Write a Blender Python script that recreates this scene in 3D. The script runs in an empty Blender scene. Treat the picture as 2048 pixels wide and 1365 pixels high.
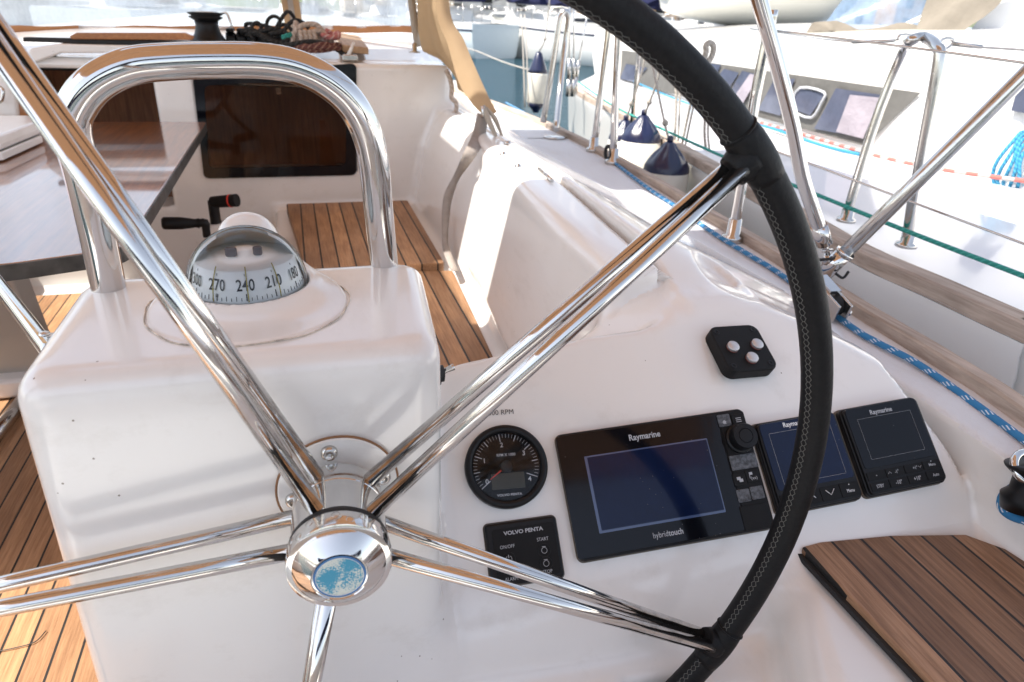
import bpy, math, random
import numpy as np
from mathutils import Vector, Matrix
random.seed(4)
S = bpy.context.scene
COL = S.collection
PI = math.pi
def V(*a): return Vector(a[0]) if len(a) == 1 else Vector(a)

# ------------------------------------------------------------------ camera
F = 1365.3
def camray(px, py): return np.array([px-1024., -(py-682.5), -F])
_Y = camray(569, 9); _Y /= np.linalg.norm(_Y)
_P = -130.
_q = (F*F + (569-1024.)*_P)/673.5
_Z = -np.array([_P, -_q, -F]); _Z = _Z - _Z.dot(_Y)*_Y; _Z /= np.linalg.norm(_Z)
_X = np.cross(_Y, _Z)
CM = np.array([_X, _Y, _Z])
def ray(px, py):
    r = CM @ camray(px, py); return r/np.linalg.norm(r)
def atz(px, py, z): r = ray(px, py); return Vector(r*(z/r[2]))
def aty(px, py, y): r = ray(px, py); return Vector(r*(y/r[1]))
def atx(px, py, x): r = ray(px, py); return Vector(r*(x/r[0]))
def atp(px, py, p0, n):
    r = ray(px, py); n = np.array(n); return Vector(r*(n.dot(np.array(p0))/n.dot(r)))
cam_d = bpy.data.cameras.new('camera'); cam = bpy.data.objects.new('camera', cam_d); COL.objects.link(cam)
cam_d.sensor_width = 36; cam_d.lens = F/2048*36; cam_d.clip_start = .02; cam_d.clip_end = 2000
cam.matrix_world = Matrix(CM.tolist()).to_4x4()
cam_d.dof.use_dof = True; cam_d.dof.focus_distance = .74; cam_d.dof.aperture_fstop = 9
S.camera = cam

# ------------------------------------------------------------------ materials
MATS = {}
def newmat(name):
    m = bpy.data.materials.new(name); m.use_nodes = True
    nt = m.node_tree; b = nt.nodes['Principled BSDF']; MATS[name] = m
    return m, nt, b
def N(nt, t, **kw):
    n = nt.nodes.new(t)
    for k, v in kw.items():
        if k in n.inputs: n.inputs[k].default_value = v
        else: setattr(n, k, v)
    return n
def noise(nt, scale, detail=4, rough=.55, vec=None, stretch=None):
    tc = N(nt, 'ShaderNodeTexCoord'); out = tc.outputs['Object'] if vec is None else vec
    if stretch:
        mp = N(nt, 'ShaderNodeMapping'); mp.inputs['Scale'].default_value = stretch
        nt.links.new(out, mp.inputs['Vector']); out = mp.outputs['Vector']
    n = N(nt, 'ShaderNodeTexNoise', Scale=scale, Detail=detail, Roughness=rough)
    nt.links.new(out, n.inputs['Vector']); return n
def ramp(nt, src, stops):
    r = N(nt, 'ShaderNodeValToRGB'); e = r.color_ramp.elements
    while len(e) < len(stops): e.new(.5)
    for i, (p, c) in enumerate(stops):
        e[i].position = p; e[i].color = (*c, 1) if len(c) == 3 else c
    nt.links.new(src, r.inputs['Fac']); return r
def bump(nt, b, src, dist, strength=1.):
    bp = N(nt, 'ShaderNodeBump', Distance=dist, Strength=strength)
    nt.links.new(src, bp.inputs['Height']); nt.links.new(bp.outputs['Normal'], b.inputs['Normal']); return bp
def plain(name, col, rough=.5, metal=0., coat=0., spec=.5, nz=None, bmp=None, var=.12):
    m, nt, b = newmat(name)
    b.inputs['Base Color'].default_value = (*col, 1); b.inputs['Roughness'].default_value = rough
    b.inputs['Metallic'].default_value = metal; b.inputs['Coat Weight'].default_value = coat
    b.inputs['Coat Roughness'].default_value = .05; b.inputs['Specular IOR Level'].default_value = spec
    if nz:
        n = noise(nt, nz)
        lo = tuple(c*(1-var) for c in col); hi = tuple(min(1, c*(1+var)) for c in col)
        r = ramp(nt, n.outputs['Fac'], [(.3, lo), (.7, hi)]); nt.links.new(r.outputs['Color'], b.inputs['Base Color'])
        if bmp: bump(nt, b, n.outputs['Fac'], bmp)
    return m

def gelcoat(name, col, rough=.28, dirt=True, nonskid=False):
    m, nt, b = newmat(name)
    b.inputs['Roughness'].default_value = rough
    b.inputs['Coat Weight'].default_value = .6; b.inputs['Coat Roughness'].default_value = .07
    n = noise(nt, 3.5, 6, .6)
    r = ramp(nt, n.outputs['Fac'], [(.25, tuple(c*.95 for c in col)), (.75, col)])
    out = r.outputs['Color']
    if dirt:
        v = N(nt, 'ShaderNodeTexVoronoi', Scale=55.); tc = N(nt, 'ShaderNodeTexCoord'); nt.links.new(tc.outputs['Object'], v.inputs['Vector'])
        wn = noise(nt, 7, 3)
        # sparse tiny specks
        lt = N(nt, 'ShaderNodeMath', operation='LESS_THAN'); lt.inputs[1].default_value = .048
        nt.links.new(v.outputs['Distance'], lt.inputs[0])
        gt = N(nt, 'ShaderNodeMath', operation='GREATER_THAN'); gt.inputs[1].default_value = .57
        nt.links.new(wn.outputs['Fac'], gt.inputs[0])
        mu = N(nt, 'ShaderNodeMath', operation='MULTIPLY'); nt.links.new(lt.outputs[0], mu.inputs[0]); nt.links.new(gt.outputs[0], mu.inputs[1])
        # faint smudges
        n2 = noise(nt, 14, 8, .7, stretch=(1, .35, 1.4))
        r2 = ramp(nt, n2.outputs['Fac'], [(.55, (0, 0, 0)), (.78, (.30, .30, .30))])
        mx = N(nt, 'ShaderNodeMix', data_type='RGBA'); nt.links.new(r2.outputs['Color'], mx.inputs['Factor'])
        nt.links.new(out, mx.inputs['A']); mx.inputs['B'].default_value = (.50, .45, .38, 1)
        mx2 = N(nt, 'ShaderNodeMix', data_type='RGBA'); nt.links.new(mu.outputs[0], mx2.inputs['Factor'])
        nt.links.new(mx.outputs['Result'], mx2.inputs['A']); mx2.inputs['B'].default_value = (.25, .21, .17, 1)
        out = mx2.outputs['Result']
    nt.links.new(out, b.inputs['Base Color'])
    if nonskid:
        w = noise(nt, 420, 2, .5); bump(nt, b, w.outputs['Fac'], .0012); b.inputs['Roughness'].default_value = .6; b.inputs['Coat Weight'].default_value = 0
    else:
        w = noise(nt, 24, 3, .5); bump(nt, b, w.outputs['Fac'], .0006, .5)
    return m
gel = gelcoat('gelcoat', (.84, .815, .78), .22)
gel_out = gelcoat('hull_gelcoat', (.78, .77, .74), dirt=False)
skid = gelcoat('nonskid', (.72, .715, .72), nonskid=True)

def steel_mat(name, rough=.06, col=(.72, .70, .68)):
    m, nt, b = newmat(name); b.inputs['Metallic'].default_value = 1
    b.inputs['Base Color'].default_value = (*col, 1)
    n = noise(nt, 60, 6, .65)
    mr = N(nt, 'ShaderNodeMapRange'); mr.inputs['From Min'].default_value = .45; mr.inputs['From Max'].default_value = .75
    mr.inputs['To Min'].default_value = rough; mr.inputs['To Max'].default_value = rough+.16
    nt.links.new(n.outputs['Fac'], mr.inputs['Value']); nt.links.new(mr.outputs['Result'], b.inputs['Roughness'])
    n2 = noise(nt, 9, 3); r = ramp(nt, n2.outputs['Fac'], [(.35, tuple(c*.9 for c in col)), (.7, col)]); nt.links.new(r.outputs['Color'], b.inputs['Base Color'])
    bump(nt, b, noise(nt, 700, 3, .7).outputs['Fac'], .00002, .4)
    return m
steel = steel_mat('polished_steel', .045, (.66, .64, .62)); steel2 = steel_mat('dull_steel', .16, (.62, .60, .57))

def teak_mat(name, pitch, seam, base, dark, axis=0, off=0., rough=.55, rot=0., grain=1.):
    """planks run along local y (after rot about z), caulk seams every pitch"""
    m, nt, b = newmat(name)
    tc = N(nt, 'ShaderNodeTexCoord'); mp = N(nt, 'ShaderNodeMapping', vector_type='POINT')
    mp.inputs['Rotation'].default_value = (0, 0, rot); nt.links.new(tc.outputs['Object'], mp.inputs['Vector'])
    vec = mp.outputs['Vector']
    sx = N(nt, 'ShaderNodeSeparateXYZ'); nt.links.new(vec, sx.inputs[0])
    ad = N(nt, 'ShaderNodeMath', operation='ADD'); ad.inputs[1].default_value = off+50*pitch; nt.links.new(sx.outputs[axis], ad.inputs[0])
    dv = N(nt, 'ShaderNodeMath', operation='DIVIDE'); dv.inputs[1].default_value = pitch; nt.links.new(ad.outputs[0], dv.inputs[0])
    fr = N(nt, 'ShaderNodeMath', operation='FRACT'); nt.links.new(dv.outputs[0], fr.inputs[0])
    fl = N(nt, 'ShaderNodeMath', operation='FLOOR'); nt.links.new(dv.outputs[0], fl.inputs[0])
    lt = N(nt, 'ShaderNodeMath', operation='LESS_THAN'); lt.inputs[1].default_value = seam/pitch; nt.links.new(fr.outputs[0], lt.inputs[0])
    wn = N(nt, 'ShaderNodeTexWhiteNoise', noise_dimensions='1D'); nt.links.new(fl.outputs[0], wn.inputs['W'])
    # offset grain per plank
    cm = N(nt, 'ShaderNodeCombineXYZ'); mu = N(nt, 'ShaderNodeMath', operation='MULTIPLY'); mu.inputs[1].default_value = 7.3
    nt.links.new(wn.outputs['Value'], mu.inputs[0]); nt.links.new(mu.outputs[0], cm.inputs[2]); nt.links.new(mu.outputs[0], cm.inputs[1])
    va = N(nt, 'ShaderNodeVectorMath', operation='ADD'); nt.links.new(vec, va.inputs[0]); nt.links.new(cm.outputs[0], va.inputs[1])
    st = (1, .045, 1) if axis == 0 else (.045, 1, 1)
    g1 = noise(nt, 260*grain, 6, .7, va.outputs[0], st); g2 = noise(nt, 16*grain, 3, .6, va.outputs[0], (1, .3, 1) if axis == 0 else (.3, 1, 1))
    r1 = ramp(nt, g1.outputs['Fac'], [(.35, dark), (.62, base)])
    r2 = ramp(nt, g2.outputs['Fac'], [(.3, (.72, .68, .64)), (.7, (1.15, 1.14, 1.12))])
    mm = N(nt, 'ShaderNodeMix', data_type='RGBA', blend_type='MULTIPLY'); mm.inputs['Factor'].default_value = 1
    nt.links.new(r1.outputs['Color'], mm.inputs['A']); nt.links.new(r2.outputs['Color'], mm.inputs['B'])
    rp = ramp(nt, wn.outputs['Value'], [(0., (.68, .64, .63)), (1., (1.2, 1.17, 1.15))])
    m3 = N(nt, 'ShaderNodeMix', data_type='RGBA', blend_type='MULTIPLY'); m3.inputs['Factor'].default_value = 1
    nt.links.new(mm.outputs['Result'], m3.inputs['A']); nt.links.new(rp.outputs['Color'], m3.inputs['B'])
    mx = N(nt, 'ShaderNodeMix', data_type='RGBA'); nt.links.new(lt.outputs[0], mx.inputs['Factor'])
    nt.links.new(m3.outputs['Result'], mx.inputs['A']); mx.inputs['B'].default_value = (.012, .011, .011, 1)
    nt.links.new(mx.outputs['Result'], b.inputs['Base Color']); b.inputs['Roughness'].default_value = rough
    sb = N(nt, 'ShaderNodeMath', operation='SUBTRACT'); nt.links.new(g1.outputs['Fac'], sb.inputs[0]); nt.links.new(lt.outputs[0], sb.inputs[1])
    bump(nt, b, sb.outputs[0], .0008)
    return m
teak_seat = teak_mat('teak_bench', .0425, .0042, (.50, .305, .165), (.33, .18, .09), off=.095)
teak_floor = teak_mat('teak_floor', .037, .0036, (.50, .30, .16), (.33, .18, .09), off=.0)
teak_helm = teak_mat('teak_helm', .0376, .0034, (.37, .225, .135), (.20, .11, .06), off=.5285+.0376*20+.0017, rot=0., grain=.8)
weathered = plain('weathered_teak', (.27, .21, .17), .75)
def wood_mat(name, c1, c2, coat=0., rough=.5, axis_stretch=(1, .06, 1), sc=90, cr=.05):
    m, nt, b = newmat(name)
    n = noise(nt, sc, 6, .65, stretch=axis_stretch); r = ramp(nt, n.outputs['Fac'], [(.3, c1), (.68, c2)])
    n2 = noise(nt, 5, 4, .6); r2 = ramp(nt, n2.outputs['Fac'], [(.3, (.8, .8, .8)), (.7, (1.1, 1.1, 1.1))])
    mm = N(nt, 'ShaderNodeMix', data_type='RGBA', blend_type='MULTIPLY'); mm.inputs['Factor'].default_value = 1
    nt.links.new(r.outputs['Color'], mm.inputs['A']); nt.links.new(r2.outputs['Color'], mm.inputs['B'])
    nt.links.new(mm.outputs['Result'], b.inputs['Base Color']); b.inputs['Roughness'].default_value = rough
    b.inputs['Coat Weight'].default_value = coat; b.inputs['Coat Roughness'].default_value = cr
    bump(nt, b, n.outputs['Fac'], .0006 if not coat else .00004)
    return m
weathered = wood_mat('weathered_teak_rail', (.28, .215, .17), (.55, .45, .37), rough=.8)
varnish = wood_mat('varnished_mahogany', (.16, .045, .012), (.34, .12, .03), coat=1., rough=.3, cr=.045)
varnish.node_tree.nodes['Principled BSDF'].inputs['Coat IOR'].default_value = 4.0
trimwood = wood_mat('trim_wood', (.30, .11, .03), (.45, .19, .06), coat=.5, rough=.35)
board = wood_mat('board_wood', (.42, .26, .14), (.62, .42, .26), rough=.6)

leather = plain('black_leather', (.006, .006, .0065), .52, nz=260, bmp=.0004, spec=.22, var=.35)
thread = plain('grey_thread', (.17, .165, .15), .8)
blackp = plain('black_plastic', (.005, .005, .006), .42, nz=90, var=.2, spec=.3)
blackm = plain('matt_black_plastic', (.006, .006, .0065), .6, nz=90, spec=.25)
rubber = plain('rubber', (.015, .015, .016), .7)
def glass_black(name, col, rough=.04):
    m, nt, b = newmat(name); b.inputs['Roughness'].default_value = .12
    b.inputs['Coat Weight'].default_value = .24; b.inputs['Coat Roughness'].default_value = rough; b.inputs['Specular IOR Level'].default_value = .2
    n = noise(nt, 9, 5, .7); r = ramp(nt, n.outputs['Fac'], [(.3, tuple(c*.75 for c in col)), (.7, tuple(c*1.2 for c in col))])
    v = N(nt, 'ShaderNodeTexVoronoi', Scale=150.); tc = N(nt, 'ShaderNodeTexCoord'); nt.links.new(tc.outputs['Object'], v.inputs['Vector'])
    l1 = N(nt, 'ShaderNodeMath', operation='LESS_THAN'); l1.inputs[1].default_value = .07; nt.links.new(v.outputs['Distance'], l1.inputs[0])
    n9 = noise(nt, 25, 3); g9 = N(nt, 'ShaderNodeMath', operation='GREATER_THAN'); g9.inputs[1].default_value = .54; nt.links.new(n9.outputs['Fac'], g9.inputs[0])
    m9 = N(nt, 'ShaderNodeMath', operation='MULTIPLY'); nt.links.new(l1.outputs[0], m9.inputs[0]); nt.links.new(g9.outputs[0], m9.inputs[1])
    x9 = N(nt, 'ShaderNodeMix', data_type='RGBA'); nt.links.new(m9.outputs[0], x9.inputs['Factor']); nt.links.new(r.outputs['Color'], x9.inputs['A']); x9.inputs['B'].default_value = (.10, .10, .10, 1)
    nt.links.new(x9.outputs['Result'], b.inputs['Base Color'])
    n2 = noise(nt, 120, 6, .8); mr = N(nt, 'ShaderNodeMapRange'); mr.inputs['From Min'].default_value = .5; mr.inputs['From Max'].default_value = .9
    mr.inputs['To Min'].default_value = rough; mr.inputs['To Max'].default_value = rough+.3
    nt.links.new(n2.outputs['Fac'], mr.inputs['Value']); nt.links.new(mr.outputs['Result'], b.inputs['Coat Roughness'])
    return m
glassb = glass_black('instrument_glass', (.003, .0035, .006)); lcd = glass_black('screen_blue', (.004, .010, .038)); lcdedge = plain('screen_edge', (.05, .08, .17), .2, coat=1)
lcdgreen = glass_black('lcd_green', (.045, .05, .035))
white = plain('white_paint', (.75, .75, .75), .4); ink = plain('black_ink', (.02, .02, .02), .5)
greyprint = plain('grey_print', (.42, .43, .45), .5); worn = plain('worn_grey_rubber', (.085, .09, .10), .7, nz=260, var=.7)
redp = plain('red_needle', (.75, .04, .02), .4); redring = plain('red_ring', (.22, .06, .05), .35)
button = plain('button_metal', (.55, .53, .53), .35, metal=.5)
def fabric(name, col, trans=.5, tcol=None, wave=6., bmpd=.002):
    m, nt, b = newmat(name); b.inputs['Base Color'].default_value = (*col, 1); b.inputs['Roughness'].default_value = .9
    b.inputs['Specular IOR Level'].default_value = .15
    n = noise(nt, wave, 4, .5); r = ramp(nt, n.outputs['Fac'], [(.3, tuple(c*.9 for c in col)), (.7, tuple(min(1, c*1.06) for c in col))])
    nt.links.new(r.outputs['Color'], b.inputs['Base Color']); bump(nt, b, n.outputs['Fac'], bmpd)
    if trans:
        t = N(nt, 'ShaderNodeBsdfTranslucent'); t.inputs['Color'].default_value = (*(tcol or col), 1)
        mx = N(nt, 'ShaderNodeMixShader'); mx.inputs[0].default_value = trans
        nt.links.new(b.outputs[0], mx.inputs[1]); nt.links.new(t.outputs[0], mx.inputs[2])
        nt.links.new(mx.outputs[0], nt.nodes['Material Output'].inputs['Surface'])
    return m
canvas = fabric('tan_canvas', (.52, .38, .24), .35, (.45, .27, .12), bmpd=.01)
bimini_m = fabric('brown_canvas', (.36, .20, .11), .34, (.40, .22, .12), bmpd=.01)
strap_m = fabric('grey_webbing', (.33, .29, .26), 0, wave=60, bmpd=.0004)
towel = fabric('pink_cloth', (.37, .335, .375), .2, wave=9, bmpd=.02)
greycanvas = fabric('grey_canvas', (.125, .122, .115), 0, wave=20, bmpd=.003)
beigecanvas = fabric('beige_canvas', (.50, .45, .38), .2, bmpd=.01)
navy = fabric('navy_canvas', (.012, .014, .045), 0, bmpd=.01)
def clear_mat(name, tint=(.8, .88, .95), fog=.35):
    m, nt, b = newmat(name); nt.nodes.remove(b)
    tr = N(nt, 'ShaderNodeBsdfTransparent'); tr.inputs['Color'].default_value = (.95, .97, 1, 1)
    d = N(nt, 'ShaderNodeBsdfTranslucent'); d.inputs['Color'].default_value = (*tint, 1)
    df = N(nt, 'ShaderNodeBsdfDiffuse'); df.inputs['Color'].default_value = (*tint, 1)
    g = N(nt, 'ShaderNodeBsdfGlossy'); g.inputs['Roughness'].default_value = .08
    n = noise(nt, 5, 6, .7, stretch=(1, 1, .5)); r = ramp(nt, n.outputs['Fac'], [(.35, (fog*.6,)*3), (.75, (min(1, fog*1.5),)*3)])
    ad = N(nt, 'ShaderNodeMixShader'); ad.inputs[0].default_value = .5; nt.links.new(d.outputs[0], ad.inputs[1]); nt.links.new(df.outputs[0], ad.inputs[2])
    m1 = N(nt, 'ShaderNodeMixShader'); nt.links.new(r.outputs['Color'], m1.inputs[0]); nt.links.new(tr.outputs[0], m1.inputs[1]); nt.links.new(ad.outputs[0], m1.inputs[2])
    fz = N(nt, 'ShaderNodeFresnel', IOR=1.4); m2 = N(nt, 'ShaderNodeMixShader'); nt.links.new(fz.outputs[0], m2.inputs[0])
    nt.links.new(m1.outputs[0], m2.inputs[1]); nt.links.new(g.outputs[0], m2.inputs[2]); nt.links.new(m2.outputs[0], nt.nodes['Material Output'].inputs['Surface'])
    return m
vinyl = clear_mat('clear_vinyl', (.60, .68, .76), fog=.55)
dome_m = clear_mat('compass_dome', (.9, .93, .93), .005)
def rope_mat(name, c1, c2, f1=55., tw=1., thr=.72, fleck=False):
    m, nt, b = newmat(name); uv = N(nt, 'ShaderNodeUVMap'); mp = N(nt, 'ShaderNodeMapping'); nt.links.new(uv.outputs[0], mp.inputs[0])
    s = N(nt, 'ShaderNodeSeparateXYZ'); nt.links.new(mp.outputs[0], s.inputs[0])
    a = N(nt, 'ShaderNodeMath', operation='MULTIPLY'); a.inputs[1].default_value = f1; nt.links.new(s.outputs[1], a.inputs[0])
    t = N(nt, 'ShaderNodeMath', operation='MULTIPLY'); t.inputs[1].default_value = tw; nt.links.new(s.outputs[0], t.inputs[0])
    ad = N(nt, 'ShaderNodeMath', operation='ADD'); nt.links.new(a.outputs[0], ad.inputs[0]); nt.links.new(t.outputs[0], ad.inputs[1])
    fr = N(nt, 'ShaderNodeMath', operation='FRACT'); nt.links.new(ad.outputs[0], fr.inputs[0])
    g = N(nt, 'ShaderNodeMath', operation='GREATER_THAN'); g.inputs[1].default_value = thr; nt.links.new(fr.outputs[0], g.inputs[0])
    if fleck:
        u = N(nt, 'ShaderNodeMath', operation='MULTIPLY'); u.inputs[1].default_value = 7.; nt.links.new(s.outputs[0], u.inputs[0])
        v_ = N(nt, 'ShaderNodeMath', operation='MULTIPLY'); v_.inputs[1].default_value = -60.; nt.links.new(s.outputs[1], v_.inputs[0])
        a_ = N(nt, 'ShaderNodeMath', operation='ADD'); nt.links.new(u.outputs[0], a_.inputs[0]); nt.links.new(v_.outputs[0], a_.inputs[1])
        f_ = N(nt, 'ShaderNodeMath', operation='FRACT'); nt.links.new(a_.outputs[0], f_.inputs[0]); g2 = N(nt, 'ShaderNodeMath', operation='GREATER_THAN'); g2.inputs[1].default_value = .62; nt.links.new(f_.outputs[0], g2.inputs[0])
        g3 = N(nt, 'ShaderNodeMath', operation='MULTIPLY'); nt.links.new(g.outputs[0], g3.inputs[0]); nt.links.new(g2.outputs[0], g3.inputs[1]); g = g3
    mx = N(nt, 'ShaderNodeMix', data_type='RGBA'); nt.links.new(g.outputs[0], mx.inputs['Factor']); mx.inputs['A'].default_value = (*c1, 1); mx.inputs['B'].default_value = (*c2, 1)
    nt.links.new(mx.outputs['Result'], b.inputs['Base Color']); b.inputs['Roughness'].default_value = .8
    w = N(nt, 'ShaderNodeMath', operation='MULTIPLY'); w.inputs[1].default_value = 5.; nt.links.new(ad.outputs[0], w.inputs[0])
    sn = N(nt, 'ShaderNodeMath', operation='SINE'); nt.links.new(w.outputs[0], sn.inputs[0]); bump(nt, b, sn.outputs[0], .0008)
    return m
rope_blue = rope_mat('blue_rope', (.03, .19, .40), (.62, .68, .76), 30, 1., .70, fleck=True)
rope_cyan = rope_mat('cyan_rope', (.025, .19, .34), (.06, .32, .50), 70, 2.)
rope_green = rope_mat('green_rope', (.02, .24, .20), (.05, .34, .29), 60, 2.)
rope_red = rope_mat('red_white_rope', (.36, .35, .34), (.50, .13, .11), 14, 0., .5)
rope_grey = rope_mat('grey_rope', (.36, .33, .29), (.46, .43, .39), 60, 2.)
rope_tan = rope_mat('tan_rope', (.42, .34, .28), (.55, .46, .40), 60, 2.)
rope_black = rope_mat('black_rope', (.012, .012, .012), (.03, .03, .03), 60, 2.)
navyvinyl = plain('navy_fender_vinyl', (.006, .010, .045), .3, coat=.3); whitevinyl = plain('white_fender_vinyl', (.66, .63, .55), .4, nz=8)
interior_dark = plain('dark_interior', (.02, .015, .012), .6)
interior_wood = wood_mat('interior_wood', (.22, .07, .025), (.52, .20, .08), rough=.4, axis_stretch=(1, 1, .06))
def smoked(name):
    m, nt, b = newmat(name); nt.nodes.remove(b)
    tr = N(nt, 'ShaderNodeBsdfTransparent'); tr.inputs['Color'].default_value = (.66, .58, .52, 1)
    g = N(nt, 'ShaderNodeBsdfGlossy'); g.inputs['Roughness'].default_value = .04; g.inputs['Color'].default_value = (.8, .8, .8, 1)
    fz = N(nt, 'ShaderNodeFresnel', IOR=1.28); nn = noise(nt, 8, 3)
    mx = N(nt, 'ShaderNodeMixShader'); nt.links.new(fz.outputs[0], mx.inputs[0]); nt.links.new(tr.outputs[0], mx.inputs[1]); nt.links.new(g.outputs[0], mx.inputs[2])
    nt.links.new(mx.outputs[0], nt.nodes['Material Output'].inputs['Surface']); return m
smoke = smoked('smoked_acrylic')
bluewin = glass_black('blue_window', (.075, .085, .125), .06)
def badge_mat():
    m, nt, b = newmat('worn_badge'); tc = N(nt, 'ShaderNodeUVMap')
    s = N(nt, 'ShaderNodeVectorMath', operation='LENGTH'); nt.links.new(tc.outputs[0], s.inputs[0])
    n = noise(nt, 900, 2, .6); n2 = noise(nt, 60, 2, .5)
    ad = N(nt, 'ShaderNodeMath', operation='ADD'); nt.links.new(n.outputs['Fac'], ad.inputs[0]); nt.links.new(n2.outputs['Fac'], ad.inputs[1])
    sx = N(nt, 'ShaderNodeSeparateXYZ'); nt.links.new(tc.outputs[0], sx.inputs[0])
    ab = N(nt, 'ShaderNodeMath', operation='ABSOLUTE'); nt.links.new(sx.outputs[0], ab.inputs[0])
    mr = N(nt, 'ShaderNodeMapRange'); mr.inputs['From Min'].default_value = 0; mr.inputs['From Max'].default_value = .45; mr.inputs['To Min'].default_value = .2; mr.inputs['To Max'].default_value = -.02
    nt.links.new(ab.outputs[0], mr.inputs['Value'])
    m2 = N(nt, 'ShaderNodeMapRange'); m2.inputs['From Min'].default_value = .45; m2.inputs['From Max'].default_value = .85; m2.inputs['To Min'].default_value = 0; m2.inputs['To Max'].default_value = .14
    nt.links.new(s.outputs['Value'], m2.inputs['Value'])
    a2 = N(nt, 'ShaderNodeMath', operation='ADD'); nt.links.new(mr.outputs[0], a2.inputs[0]); nt.links.new(m2.outputs[0], a2.inputs[1])
    a3 = N(nt, 'ShaderNodeMath', operation='SUBTRACT'); nt.links.new(ad.outputs[0], a3.inputs[0]); nt.links.new(a2.outputs[0], a3.inputs[1])
    r = ramp(nt, a3.outputs[0], [(.84, (.52, .55, .50)), (.93, (.015, .23, .36))])
    ring = N(nt, 'ShaderNodeMath', operation='GREATER_THAN'); ring.inputs[1].default_value = .91; nt.links.new(s.outputs['Value'], ring.inputs[0])
    mx = N(nt, 'ShaderNodeMix', data_type='RGBA'); nt.links.new(ring.outputs[0], mx.inputs['Factor']); nt.links.new(r.outputs['Color'], mx.inputs['A']); mx.inputs['B'].default_value = (.02, .13, .33, 1)
    nt.links.new(mx.outputs['Result'], b.inputs['Base Color']); b.inputs['Roughness'].default_value = .3; return m
badge = badge_mat()

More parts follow.
